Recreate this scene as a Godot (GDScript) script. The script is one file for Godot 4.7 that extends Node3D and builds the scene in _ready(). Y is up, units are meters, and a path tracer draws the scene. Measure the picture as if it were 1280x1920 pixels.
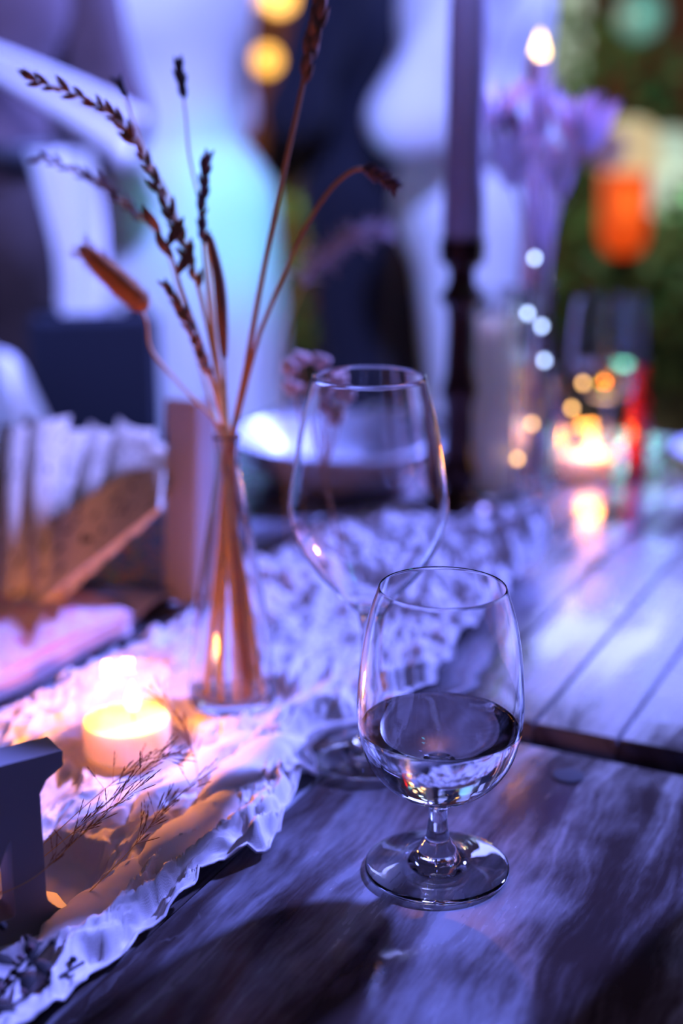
extends Node3D
# An evening table: goblet of water, wine glass, dry grasses in a bottle, tea light, gauze runner; guests and lights beyond.
# Table frame: s runs along the table (away and to the right), t across it (right and towards the camera), h above its top.
const TOP := 0.75
const ORIGIN := Vector2(0.049, -0.651)
const ALONG := Vector2(0.44, -0.898)
const ACROSS := Vector2(0.898, 0.44)

var taken := {}
var rng := RandomNumberGenerator.new()
var M := {}
var rough_noise := FastNoiseLite.new()
var fold_noise := FastNoiseLite.new()


# ---------------------------------------------------------------- shapes
class Shape:
	var v := PackedVector3Array()
	var uv := PackedVector2Array()
	var ix := PackedInt32Array()

	func grid(rows: Array, closed := false, uvs: Array = []) -> void:   # rows of points; clockwise seen from outside for rings that turn left round their path
		var n: int = rows[0].size()
		var base := v.size()
		for i in rows.size():
			for j in n:
				v.append(rows[i][j])
				uv.append(uvs[i][j] if uvs.size() else Vector2(float(j) / n, float(i) / rows.size()))
		var last := n if closed else n - 1
		for i in rows.size() - 1:
			for j in last:
				var a := base + i * n + j
				var b := base + i * n + (j + 1) % n
				var c := b + n
				var d := a + n
				ix.append_array([a, d, b, b, d, c])

	func face(pts: Array, out: Vector3, us: Array = []) -> void:       # a flat face that looks towards out
		var base := v.size()
		var nrm: Vector3 = (pts[1] - pts[0]).cross(pts[2] - pts[0])
		var flip := nrm.dot(out) > 0.0
		for k in pts.size():
			v.append(pts[k])
			uv.append(us[k] if us.size() else Vector2(pts[k].x, pts[k].z))
		for k in range(1, pts.size() - 1):
			if flip:
				ix.append_array([base, base + k + 1, base + k])
			else:
				ix.append_array([base, base + k, base + k + 1])

	func join(o: Shape, t: Transform3D) -> void:
		var base := v.size()
		for p in o.v:
			v.append(t * p)
		uv.append_array(o.uv)
		for k in o.ix:
			ix.append(base + k)

	func mesh() -> ArrayMesh:
		var n := PackedVector3Array()
		n.resize(v.size())
		for k in range(0, ix.size(), 3):
			var a := v[ix[k]]
			var f := (v[ix[k + 2]] - a).cross(v[ix[k + 1]] - a)
			n[ix[k]] += f
			n[ix[k + 1]] += f
			n[ix[k + 2]] += f
		for k in v.size():
			n[k] = n[k].normalized() if n[k].length() > 1e-20 else Vector3.UP
		var arr := []
		arr.resize(Mesh.ARRAY_MAX)
		arr[Mesh.ARRAY_VERTEX] = v
		arr[Mesh.ARRAY_NORMAL] = n
		arr[Mesh.ARRAY_TEX_UV] = uv
		arr[Mesh.ARRAY_INDEX] = ix
		var m := ArrayMesh.new()
		m.add_surface_from_arrays(Mesh.PRIMITIVE_TRIANGLES, arr)
		return m


func smooth_profile(keys: Array, steps := 6) -> Array:      # Catmull-Rom through [r, h] keys
	var out := []
	for i in keys.size() - 1:
		var p0: Vector2 = keys[maxi(i - 1, 0)]
		var p1: Vector2 = keys[i]
		var p2: Vector2 = keys[i + 1]
		var p3: Vector2 = keys[mini(i + 2, keys.size() - 1)]
		for k in steps:
			var q := p1.cubic_interpolate(p2, p0, p3, float(k) / steps)
			out.append(Vector2(maxf(q.x, 0.0), q.y))
	out.append(keys[-1])
	return out


func lathe(profile: Array, sides := 64, ribs := 0, rib_depth := 0.0, sharp := 50.0) -> Shape:
	var s := Shape.new()
	var rows := []
	var ring := func(p: Vector2) -> Array:
		var r := []
		for j in sides:
			var a := TAU * j / sides
			var rr := p.x * (1.0 + (rib_depth * cos(ribs * a) if ribs else 0.0))
			r.append(Vector3(rr * sin(a), p.y, rr * cos(a)))
		return r
	for i in profile.size():
		rows.append(ring.call(profile[i]))
		if i > 0 and i < profile.size() - 1:
			var d0: Vector2 = (profile[i] - profile[i - 1]).normalized()
			var d1: Vector2 = (profile[i + 1] - profile[i]).normalized()
			if absf(rad_to_deg(d0.angle_to(d1))) > sharp:
				s.grid(rows, true)
				rows = [ring.call(profile[i])]
	s.grid(rows, true)
	return s


func path(keys: Array, steps := 8) -> Array:
	var out := []
	for i in keys.size() - 1:
		var p0: Vector3 = keys[maxi(i - 1, 0)]
		var p3: Vector3 = keys[mini(i + 2, keys.size() - 1)]
		for k in steps:
			out.append(keys[i].cubic_interpolate(keys[i + 1], p0, p3, float(k) / steps))
	out.append(keys[-1])
	return out


func tube(pts: Array, radius: Callable, sides := 8) -> Shape:   # radius(0..1); rounded shut at both ends
	var s := Shape.new()
	var rows := []
	var n := Vector3.ZERO
	for i in pts.size():
		var d: Vector3 = (pts[mini(i + 1, pts.size() - 1)] - pts[maxi(i - 1, 0)]).normalized()
		if n == Vector3.ZERO:
			n = d.cross(Vector3.RIGHT if absf(d.x) < 0.8 else Vector3.UP).normalized()
		n = (n - d * n.dot(d)).normalized()
		var b := d.cross(n)
		var r: float = radius.call(float(i) / (pts.size() - 1))
		var row := []
		for j in sides:
			var a := TAU * j / sides
			row.append(pts[i] + (n * cos(a) + b * sin(a)) * r)
		if i == 0:
			rows.append(shut(pts[i] - d * r * 0.4, sides))
		rows.append(row)
		if i == pts.size() - 1:
			rows.append(shut(pts[i] + d * r * 0.4, sides))
	s.grid(rows, true)
	return s


func shut(p: Vector3, sides: int) -> Array:
	var r := []
	for j in sides:
		r.append(p)
	return r


func ball(r: float, squash := 1.0, sides := 16, rows_n := 10) -> Shape:
	var prof := []
	for i in rows_n + 1:
		var a := -PI / 2 + PI * i / rows_n
		prof.append(Vector2(maxf(r * cos(a), 0.0), r * sin(a) * squash))
	return lathe(prof, sides)


func box(size: Vector3, bevel := 0.002, centre := Vector3.ZERO) -> Shape:   # chamfered on all edges
	var s := Shape.new()
	var h := size / 2
	var b := minf(bevel, minf(h.x, minf(h.y, h.z)) * 0.9)
	var P := func(x: float, y: float, z: float, axis: int) -> Vector3:
		var p := Vector3(x * (h.x - b), y * (h.y - b), z * (h.z - b))
		p[axis] = [x, y, z][axis] * h[axis]
		return p + centre
	var sg := [-1.0, 1.0]
	for a in sg:
		s.face([P.call(a, -1, -1, 0), P.call(a, 1, -1, 0), P.call(a, 1, 1, 0), P.call(a, -1, 1, 0)], Vector3(a, 0, 0), [Vector2(0, 0), Vector2(0, 1), Vector2(1, 1), Vector2(1, 0)])
		s.face([P.call(-1, a, -1, 1), P.call(1, a, -1, 1), P.call(1, a, 1, 1), P.call(-1, a, 1, 1)], Vector3(0, a, 0), [Vector2(0, 0), Vector2(1, 0), Vector2(1, 1), Vector2(0, 1)])
		s.face([P.call(-1, -1, a, 2), P.call(1, -1, a, 2), P.call(1, 1, a, 2), P.call(-1, 1, a, 2)], Vector3(0, 0, a), [Vector2(0, 1), Vector2(1, 1), Vector2(1, 0), Vector2(0, 0)])
		for c in sg:
			s.face([P.call(a, c, -1, 0), P.call(a, c, 1, 0), P.call(a, c, 1, 1), P.call(a, c, -1, 1)], Vector3(a, c, 0))
			s.face([P.call(a, -1, c, 0), P.call(a, 1, c, 0), P.call(a, 1, c, 2), P.call(a, -1, c, 2)], Vector3(a, 0, c))
			s.face([P.call(-1, a, c, 1), P.call(1, a, c, 1), P.call(1, a, c, 2), P.call(-1, a, c, 2)], Vector3(0, a, c))
			for d in sg:
				s.face([P.call(a, c, d, 0), P.call(a, c, d, 1), P.call(a, c, d, 2)], Vector3(a, c, d))
	return s


func slab(poly: PackedVector2Array, y0: float, y1: float, bevel: float, uv_off := Vector2.ZERO, uv_scale := 1.0, turn := 0.0) -> Shape:   # a flat board of any outline, top edge chamfered; poly in (x, z)
	var s := Shape.new()
	if Geometry2D.is_polygon_clockwise(poly):
		poly.reverse()
	var inner := PackedVector2Array()
	var n := poly.size()
	for k in n:
		var e0 := (poly[k] - poly[(k + n - 1) % n]).normalized()
		var e1 := (poly[(k + 1) % n] - poly[k]).normalized()
		var m := (Vector2(-e0.y, e0.x) + Vector2(-e1.y, e1.x)).normalized()
		inner.append(poly[k] + m * bevel / maxf(0.4, m.dot(Vector2(-e0.y, e0.x))))
	var U := func(p: Vector2) -> Vector2: return p.rotated(turn) * uv_scale + uv_off
	for side in [[inner, y1, Vector3.UP], [poly, y0, Vector3.DOWN]]:
		var tri := Geometry2D.triangulate_polygon(side[0])
		for k in range(0, tri.size(), 3):
			var q := []
			var us := []
			for m in 3:
				var p: Vector2 = side[0][tri[k + m]]
				q.append(Vector3(p.x, side[1], p.y))
				us.append(U.call(p))
			s.face(q, side[2], us)
	for k in n:
		var a := poly[k]
		var b := poly[(k + 1) % n]
		var c := inner[(k + 1) % n]
		var d := inner[k]
		var out := Vector3((b - a).y, 0, -(b - a).x)
		s.face([Vector3(a.x, y1 - bevel, a.y), Vector3(b.x, y1 - bevel, b.y), Vector3(c.x, y1, c.y), Vector3(d.x, y1, d.y)], out + Vector3.UP * out.length(), [U.call(a), U.call(b), U.call(c), U.call(d)])
		s.face([Vector3(a.x, y0, a.y), Vector3(b.x, y0, b.y), Vector3(b.x, y1 - bevel, b.y), Vector3(a.x, y1 - bevel, a.y)], out, [U.call(a), U.call(b), U.call(b) + Vector2(0, 0.03), U.call(a) + Vector2(0, 0.03)])
	return s


func sheet(nu: int, nv: int, f: Callable, uv_scale := Vector2.ONE) -> Shape:   # a sheet of cloth or paper: f(u, v) in 0..1
	var s := Shape.new()
	var rows := []
	var us := []
	for i in nv + 1:
		var row := []
		var ur := []
		for j in nu + 1:
			row.append(f.call(float(j) / nu, float(i) / nv))
			ur.append(Vector2(float(j) / nu, float(i) / nv) * uv_scale)
		rows.append(row)
		us.append(ur)
	s.grid(rows, false, us)
	return s


func thick_sheet(nu: int, nv: int, f: Callable, thickness: float, uv_scale := Vector2.ONE) -> Shape:
	var front := sheet(nu, nv, f, uv_scale)
	var nrm: PackedVector3Array = front.mesh().surface_get_arrays(0)[Mesh.ARRAY_NORMAL]
	var s := Shape.new()
	s.join(front, Transform3D())
	var n := front.v.size()
	for k in n:
		s.v.append(front.v[k] - nrm[k] * thickness)
		s.uv.append(front.uv[k])
	for k in range(0, front.ix.size(), 3):
		s.ix.append_array([front.ix[k] + n, front.ix[k + 2] + n, front.ix[k + 1] + n])
	var rim := []
	for j in nu + 1:
		rim.append(j)
	for i in range(1, nv + 1):
		rim.append(i * (nu + 1) + nu)
	for j in range(nu - 1, -1, -1):
		rim.append(nv * (nu + 1) + j)
	for i in range(nv - 1, 0, -1):
		rim.append(i * (nu + 1))
	var rows := [[], []]
	for k in rim:
		rows[0].append(front.v[k])
		rows[1].append(front.v[k] - nrm[k] * thickness)
	s.grid(rows, true)
	return s


# a continuous body: tapered capsules joined by a smooth minimum, meshed as surface nets
func body_shape(bones: Array, cell: float, blend: float) -> Shape:
	var lo := Vector3(1e9, 1e9, 1e9)
	var hi := -lo
	for b in bones:
		for e in 2:
			var p: Vector3 = b[e]
			var r: float = b[2 + e] + blend + cell * 2
			lo = lo.min(p - Vector3.ONE * r)
			hi = hi.max(p + Vector3.ONE * r)
	var nx := int((hi.x - lo.x) / cell) + 2
	var ny := int((hi.y - lo.y) / cell) + 2
	var nz := int((hi.z - lo.z) / cell) + 2
	var fld := PackedFloat32Array()
	fld.resize(nx * ny * nz)
	fld.fill(1.0)
	for b in bones:
		var a: Vector3 = b[0]
		var ab: Vector3 = b[1] - a
		var l2 := maxf(ab.length_squared(), 1e-9)
		var r0: float = b[2]
		var r1: float = b[3]
		var pad := maxf(r0, r1) + blend + cell * 2
		var q0 := (a.min(b[1]) - Vector3.ONE * pad - lo) / cell
		var q1 := (a.max(b[1]) + Vector3.ONE * pad - lo) / cell
		for z in range(maxi(0, int(q0.z)), mini(nz, int(q1.z) + 1)):
			for y in range(maxi(0, int(q0.y)), mini(ny, int(q1.y) + 1)):
				for x in range(maxi(0, int(q0.x)), mini(nx, int(q1.x) + 1)):
					var p := lo + Vector3(x, y, z) * cell
					var t := clampf((p - a).dot(ab) / l2, 0.0, 1.0)
					var d := (p - a - ab * t).length() - lerpf(r0, r1, t)
					var k := (z * ny + y) * nx + x
					var o := fld[k]
					var h := maxf(blend - absf(d - o), 0.0) / blend
					fld[k] = minf(d, o) - h * h * blend * 0.25
	var s := Shape.new()
	var id := {}
	for z in nz - 1:
		for y in ny - 1:
			for x in nx - 1:
				var k := (z * ny + y) * nx + x
				var c := [fld[k], fld[k + 1], fld[k + nx], fld[k + nx + 1], fld[k + nx * ny], fld[k + nx * ny + 1], fld[k + nx * ny + nx], fld[k + nx * ny + nx + 1]]
				var neg := 0
				for e in c:
					neg += 1 if e < 0.0 else 0
				if neg == 0 or neg == 8:
					continue
				var sum := Vector3.ZERO
				var cnt := 0
				for e in [[0, 1], [2, 3], [4, 5], [6, 7], [0, 2], [1, 3], [4, 6], [5, 7], [0, 4], [1, 5], [2, 6], [3, 7]]:
					var f0: float = c[e[0]]
					var f1: float = c[e[1]]
					if (f0 < 0.0) != (f1 < 0.0):
						var t := f0 / (f0 - f1)
						sum += Vector3(e[0] & 1, (e[0] >> 1) & 1, e[0] >> 2).lerp(Vector3(e[1] & 1, (e[1] >> 1) & 1, e[1] >> 2), t)
						cnt += 1
				id[k] = s.v.size()
				s.v.append(lo + (Vector3(x, y, z) + sum / cnt) * cell)
				s.uv.append(Vector2(x, y) * cell * 45.0)
	var step := [1, nx, nx * ny]
	for k in id:
		var x: int = k % nx
		var y: int = (k / nx) % ny
		var z: int = k / (nx * ny)
		for ax in 3:
			var f0 := fld[k]
			var f1 := fld[k + step[ax]]
			if (f0 < 0.0) == (f1 < 0.0):
				continue
			var b: int = step[(ax + 1) % 3]
			var c: int = step[(ax + 2) % 3]
			if not (id.has(k - b) and id.has(k - c) and id.has(k - b - c)):
				continue
			var q := [id[k], id[k - b], id[k - b - c], id[k - c]]
			if f0 < 0.0:
				s.ix.append_array([q[0], q[2], q[1], q[0], q[3], q[2]])
			else:
				s.ix.append_array([q[0], q[1], q[2], q[0], q[2], q[3]])
	return s


# ---------------------------------------------------------------- naming
func numbered(called: String) -> String:
	taken[called] = taken.get(called, -1) + 1
	return called if taken[called] == 0 else "%s_%03d" % [called, taken[called]]


func tag(o: Node, label: String, category: String, group := "") -> Node:
	o.set_meta("label", label)
	o.set_meta("category", category)
	if group:
		o.set_meta("group", group)
	return o


func thing(called: String, label: String, category: String, at := Vector3.ZERO, turn := 0.0, group := "") -> Node3D:
	var o := Node3D.new()
	o.name = numbered(called)
	add_child(o)
	o.position = at
	o.rotation.y = turn
	tag(o, label, category, group)
	return o


func part(called: String, shape, mat: Material, parent: Node, at := Transform3D()) -> MeshInstance3D:
	var o := MeshInstance3D.new()
	o.name = called if parent != self else numbered(called)
	o.mesh = shape.mesh() if shape is Shape else shape
	o.material_override = mat
	parent.add_child(o, true)
	o.transform = at
	return o


func single(called: String, shape, mat: Material, label: String, category: String, group := "", at := Transform3D()) -> MeshInstance3D:
	var o := part(called, shape, mat, self, at)
	tag(o, label, category, group)
	return o


func built(called: String, shape, mat: Material, at := Transform3D()) -> MeshInstance3D:
	var o := part(called, shape, mat, self, at)
	o.set_meta("kind", "structure")
	return o


func on_table(s: float, t: float, h := 0.0) -> Vector3:
	var p := ORIGIN + ALONG * s + ACROSS * t
	return Vector3(p.x, TOP + h, p.y)


func flat_st(s: float, t: float) -> Vector2:
	return ORIGIN + ALONG * s + ACROSS * t


# ---------------------------------------------------------------- materials
func paint(called: String, c: Color, rough := 0.6, metal := 0.0) -> StandardMaterial3D:
	var m := StandardMaterial3D.new()
	m.resource_name = called
	m.albedo_color = c
	m.roughness = rough
	m.metallic = metal
	M[called] = m
	return m


func glow(called: String, c: Color, energy: float) -> StandardMaterial3D:
	var m := paint(called, Color(0.1, 0.1, 0.1), 0.5)
	m.emission_enabled = true
	m.emission = c
	m.emission_energy_multiplier = energy
	return m


func wood_image(seed_n: int, dark: Color, light: Color, w := 768, h := 768) -> ImageTexture:
	var a := FastNoiseLite.new()
	a.seed = seed_n
	a.noise_type = FastNoiseLite.TYPE_SIMPLEX_SMOOTH
	a.frequency = 1.0
	var buf := PackedByteArray()
	buf.resize(w * h * 3)
	var k := 0
	for y in h:
		var v := float(y) / h
		for x in w:
			var u := float(x) / w
			var warp := a.get_noise_2d(u * 2.0, v * 5.0) * 0.03
			var streak := a.get_noise_2d(u * 1.7 + 9.0, (v + warp) * 17.0)
			var patch := a.get_noise_2d(u * 5.0 + 31.0, v * 7.0 + 4.0)
			var fine := a.get_noise_2d(u * 9.0, (v + warp) * 150.0 + 50.0)
			var pores := a.get_noise_2d(u * 40.0, v * 420.0)
			var g := smoothstep(0.1, 0.95, 0.5 + 0.5 * streak + 0.42 * patch + 0.14 * fine + 0.08 * pores)
			var c := dark.lerp(light, g)
			buf[k] = c.r8
			buf[k + 1] = c.g8
			buf[k + 2] = c.b8
			k += 3
	return ImageTexture.create_from_image(Image.create_from_data(w, h, false, Image.FORMAT_RGB8, buf))


func weave_normal() -> ImageTexture:
	var im := Image.create_empty(256, 256, false, Image.FORMAT_RGB8)
	for y in 256:
		for x in 256:
			var a := sin(TAU * x / 8.0)
			var b := sin(TAU * y / 8.0)
			var over := (x / 8 + y / 8) % 2 == 0
			var g := 0.5 + 0.5 * (absf(a) if over else absf(b)) * 0.8 + rng.randf_range(-0.06, 0.06)
			im.set_pixel(x, y, Color(g, g, g) * 0.6)
	im.bump_map_to_normal_map(4.0)
	return ImageTexture.create_from_image(im)


func cloth(called: String, c: Color, weave: Texture2D, pitch := 1.0, back := 0.25) -> StandardMaterial3D:
	var m := paint(called, c, 0.95)
	m.rim_enabled = true
	m.rim = 0.3
	m.normal_enabled = true
	m.normal_texture = weave
	m.normal_scale = 0.5
	m.uv1_scale = Vector3.ONE * pitch
	if back > 0.0:
		m.backlight_enabled = true
		m.backlight = Color(back, back, back)
	return m


func spots_image(base: Color, spot: Color, n: int, size_px: float, seed_n: int) -> ImageTexture:
	var r := RandomNumberGenerator.new()
	r.seed = seed_n
	var im := Image.create_empty(256, 256, false, Image.FORMAT_RGB8)
	im.fill(base)
	for k in n:
		var cx := r.randi_range(8, 247)
		var cy := r.randi_range(8, 247)
		var a := r.randf() * PI
		var rx := size_px * r.randf_range(0.6, 1.5)
		var ry := size_px * r.randf_range(0.3, 0.6)
		for y in range(-8, 9):
			for x in range(-8, 9):
				var q := Vector2(x, y).rotated(a)
				if (q.x / rx) * (q.x / rx) + (q.y / ry) * (q.y / ry) < 1.0:
					im.set_pixel(cx + x, cy + y, spot)
	return ImageTexture.create_from_image(im)


func patches_image(colors: Array, freq: float, seed_n: int) -> ImageTexture:      # flat print of a few irregular colour patches
	var a := FastNoiseLite.new()
	a.seed = seed_n
	a.noise_type = FastNoiseLite.TYPE_CELLULAR
	a.cellular_return_type = FastNoiseLite.RETURN_CELL_VALUE
	a.domain_warp_enabled = true
	a.domain_warp_amplitude = 20.0
	a.frequency = freq
	var im := Image.create_empty(128, 128, false, Image.FORMAT_RGB8)
	for y in 128:
		for x in 128:
			im.set_pixel(x, y, colors[int(absf(a.get_noise_2d(x, y)) * 97.0) % colors.size()])
	return ImageTexture.create_from_image(im)


func materials() -> void:
	var weave := weave_normal()
	var g := paint("clear_glass", Color(1, 1, 1, 0.0), 0.0)
	g.refraction_enabled = true
	g.refraction_scale = 0.05
	var w := paint("water", Color(1, 1, 1, 0.0), 0.0)
	w.refraction_enabled = true
	w.refraction_scale = 0.033
	var wine := paint("amber_drink", Color(0.98, 0.72, 0.36, 0.0), 0.0)
	wine.refraction_enabled = true
	wine.refraction_scale = 0.033
	var red := paint("red_glass", Color(0.95, 0.2, 0.2, 0.25), 0.05)
	red.refraction_enabled = true
	red.refraction_scale = 0.05
	var pane := paint("thin_glass", Color(0.9, 0.95, 0.72, 0.012), 0.02)
	pane.transparency = BaseMaterial3D.TRANSPARENCY_ALPHA
	var planks := paint("table_wood", Color.WHITE, 0.62)
	planks.albedo_texture = wood_image(3, Color(0.19, 0.145, 0.14), Color(0.50, 0.49, 0.53))
	planks.roughness_texture = planks.albedo_texture
	planks.roughness_texture_channel = BaseMaterial3D.TEXTURE_CHANNEL_GREEN
	cloth("gauze", Color(0.80, 0.76, 0.78), weave, 1.0, 0.3)
	cloth("white_linen", Color(0.9, 0.9, 0.92), weave, 1.0, 0.2)
	cloth("navy_cloth", Color(0.045, 0.06, 0.13), weave, 1.0, 0.0)
	cloth("mauve_knit", Color(0.36, 0.28, 0.30), weave, 1.0, 0.0)
	cloth("brown_cloth", Color(0.2, 0.13, 0.12), weave, 1.0, 0.0)
	paint("black_leather", Color(0.03, 0.03, 0.035), 0.5)
	paint("skin", Color(0.78, 0.58, 0.48), 0.55)
	paint("dark_hair", Color(0.09, 0.06, 0.05), 0.6)
	paint("letter_paint", Color(0.56, 0.53, 0.56), 0.55)
	var wax := paint("wax", Color(0.95, 0.93, 0.86), 0.45)
	wax.subsurf_scatter_enabled = true
	wax.subsurf_scatter_strength = 0.3
	wax.backlight_enabled = true
	wax.backlight = Color(0.95, 0.9, 0.8)
	paint("lilac_wax", Color(0.66, 0.58, 0.66), 0.5)
	paint("wick", Color(0.05, 0.04, 0.04), 0.9)
	paint("bronze", Color(0.22, 0.12, 0.10), 0.3, 0.7)
	paint("stalk", Color(0.74, 0.48, 0.30), 0.8)
	paint("straw", Color(0.88, 0.68, 0.42), 0.8)
	paint("dry_purple", Color(0.40, 0.28, 0.30), 0.9)
	paint("dry_brown", Color(0.56, 0.36, 0.26), 0.9)
	paint("bunny_tail", Color(0.66, 0.40, 0.2), 0.95)
	paint("seed_dark", Color(0.12, 0.09, 0.11), 0.9)
	paint("blossom", Color(0.90, 0.76, 0.74), 0.9)
	M.blossom.backlight_enabled = true
	M.blossom.backlight = Color(0.6, 0.5, 0.5)
	paint("lilac_petal", Color(0.90, 0.84, 0.92), 0.8)
	M.lilac_petal.backlight_enabled = true
	M.lilac_petal.backlight = Color(0.6, 0.55, 0.65)
	paint("card_paper", Color(0.72, 0.68, 0.72), 0.8)
	paint("white_glaze", Color(0.8, 0.8, 0.82), 0.3)
	paint("terracotta", Color(0.62, 0.25, 0.1), 0.8)
	var pink := paint("pink_print", Color.WHITE, 0.85)
	pink.albedo_texture = patches_image([Color(0.86, 0.74, 0.78), Color(0.88, 0.77, 0.8), Color(0.84, 0.7, 0.76), Color(0.86, 0.74, 0.78), Color(0.85, 0.5, 0.62), Color(0.86, 0.66, 0.58)], 0.02, 5)
	var carton := paint("carton_print", Color.WHITE, 0.6)
	carton.albedo_texture = patches_image([Color(0.12, 0.32, 0.6), Color(0.15, 0.45, 0.52), Color(0.25, 0.52, 0.4), Color(0.8, 0.5, 0.22), Color(0.15, 0.35, 0.7), Color(0.1, 0.2, 0.42)], 0.02, 11)
	var speck := paint("speckled_cloth", Color.WHITE, 0.85)
	speck.albedo_texture = spots_image(Color(0.87, 0.79, 0.70), Color(0.16, 0.1, 0.1), 110, 4.5, 21)
	paint("ground_stone", Color(0.16, 0.14, 0.16), 0.85)
	paint("barn_wood", Color(0.38, 0.22, 0.18), 0.8)
	var leaf := paint("leaf", Color(0.17, 0.33, 0.2), 0.7)
	leaf.backlight_enabled = true
	leaf.backlight = Color(0.15, 0.2, 0.1)
	paint("black_metal", Color(0.03, 0.03, 0.035), 0.4, 0.6)
	glow("flame_glow", Color(1.0, 0.82, 0.5), 9.0)
	glow("bulb_glow", Color(1.0, 0.72, 0.3), 3.2)
	glow("fairy_glow", Color(1.0, 0.78, 0.48), 60.0)
	glow("cool_fairy_glow", Color(0.7, 0.92, 1.0), 60.0)
	glow("warm_dot_glow", Color(1.0, 0.75, 0.45), 9.0)
	glow("cool_dot_glow", Color(0.7, 0.8, 1.0), 10.0)
	glow("amber_glow", Color(0.95, 0.3, 0.06), 0.8)
	glow("cream_glow", Color(0.95, 0.85, 0.66), 0.75)
	glow("pale_glow", Color(0.78, 0.86, 0.78), 0.8)
	glow("teal_glow", Color(0.5, 0.78, 0.74), 0.4)
	glow("violet_lens", Color(0.55, 0.58, 1.0), 6.0)
	glow("panel_glow", Color(0.59, 0.62, 1.0), 4.0)
	glow("cyan_lens", Color(0.2, 0.95, 1.0), 6.0)


# ---------------------------------------------------------------- unseen lamps and candle flames
func unseen_stage_lamp(at: Vector3, aim: Vector3, c: Color, energy: float, angle: float, size: float, lens: Material, label: String) -> void:  # a lamp on a stand, always out of view
	var o := thing("unseen_stage_light", label, "unseen lamp", Vector3(at.x, 0, at.z))
	part("pole", tube([Vector3(0, 0.05, 0), Vector3(0, at.y - 0.2, 0)], func(_t): return 0.02, 12), M.black_metal, o)
	for k in 3:
		var a := TAU * k / 3
		part("leg", tube([Vector3(0, 0.5, 0), Vector3(sin(a) * 0.5, 0.015, cos(a) * 0.5)], func(_t): return 0.014, 8), M.black_metal, o)
	var d := (aim - at).normalized()
	var turned := Transform3D(Basis.looking_at(d, Vector3.UP) * Basis(Vector3.RIGHT, -PI / 2), Vector3(0, at.y, 0))
	var r := size * 1.25
	part("housing", lathe([Vector2(0, -0.32), Vector2(r * 0.7, -0.32), Vector2(r, -0.2), Vector2(r, 0.03), Vector2(r * 0.92, 0.03), Vector2(r * 0.92, -0.15), Vector2(0, -0.15)], 32), M.black_metal, o, turned)
	part("lens", lathe([Vector2(size, -0.14), Vector2(size, -0.01), Vector2(size * 0.6, 0.0), Vector2(0, 0.005)], 32), lens, o, turned)
	var l := SpotLight3D.new()
	l.name = "beam"
	l.light_color = c
	l.light_energy = energy
	l.spot_angle = angle
	l.spot_angle_attenuation = 0.4
	l.spot_range = 30.0
	l.spot_attenuation = 2.0
	l.light_size = size
	l.shadow_enabled = true
	o.add_child(l, true)
	l.transform = Transform3D(Basis.looking_at(d, Vector3.UP), Vector3(0, at.y, 0) + d * (0.03 + size))


func unseen_panel(at: Vector3, aim: Vector3, size: Vector2, c: Color, energy: float) -> void:      # unseen soft panel above the frame, placed for the sheen on the table
	var o := thing("unseen_panel_lamp", "unseen violet light panel above the frame, placed to put a sheen on the table", "unseen lamp")
	part("bar", tube([Vector3(-3.4, 2.7, at.z - 0.1), Vector3(3.4, 2.7, at.z - 0.1)], func(_t): return 0.03, 12), M.black_metal, o)
	for x in [-3.4, 3.4]:
		part("post", tube([Vector3(x, 0, at.z - 0.1), Vector3(x, 2.72, at.z - 0.1)], func(_t): return 0.035, 12), M.black_metal, o)
	for x in [-0.3, 0.3]:
		part("hanger", tube([Vector3(at.x + x, at.y + size.y * 0.4, at.z - 0.07), Vector3(at.x + x, 2.7, at.z - 0.1)], func(_t): return 0.008, 8), M.black_metal, o)
	var b := Basis.looking_at((aim - at).normalized(), Vector3.UP)
	part("housing", box(Vector3(size.x + 0.06, size.y + 0.06, 0.08), 0.01, Vector3(0, 0, 0.05)), M.black_metal, o, Transform3D(b, at))
	part("glowing_panel_face", box(Vector3(size.x, size.y, 0.01), 0.002, Vector3(0, 0, 0.005)), M.panel_glow, o, Transform3D(b, at))
	var l := AreaLight3D.new()
	l.name = "panel_light"
	l.area_size = size
	l.area_normalize_energy = true
	l.light_color = c
	l.light_energy = energy
	l.area_range = 20.0
	l.area_attenuation = 2.0
	l.shadow_enabled = true
	o.add_child(l, true)
	l.transform = Transform3D(b, at - b.z * 0.012)


func flame(parent: Node3D, at: Vector3, high: float, energy: float) -> void:
	var r := high * 0.24
	part("wick", tube([at - Vector3(0, high * 0.25, 0), at + Vector3(0, high * 0.12, 0)], func(_t): return 0.0006, 6), M.wick, parent)
	part("flame", lathe([Vector2(0, 0), Vector2(r * 0.7, high * 0.1), Vector2(r, high * 0.28), Vector2(r * 0.75, high * 0.55), Vector2(r * 0.3, high * 0.85), Vector2(0, high)], 16, 0, 0.0, 180.0), M.flame_glow, parent, Transform3D(Basis(), at))
	var l := OmniLight3D.new()
	l.name = "flame_light"
	l.light_color = Color(1.0, 0.59, 0.21)
	l.light_energy = energy
	l.light_size = r
	l.omni_range = 20.0
	l.omni_attenuation = 2.0
	l.shadow_enabled = true
	parent.add_child(l, true)
	l.position = at + Vector3(0, high * 0.5, 0)


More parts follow.
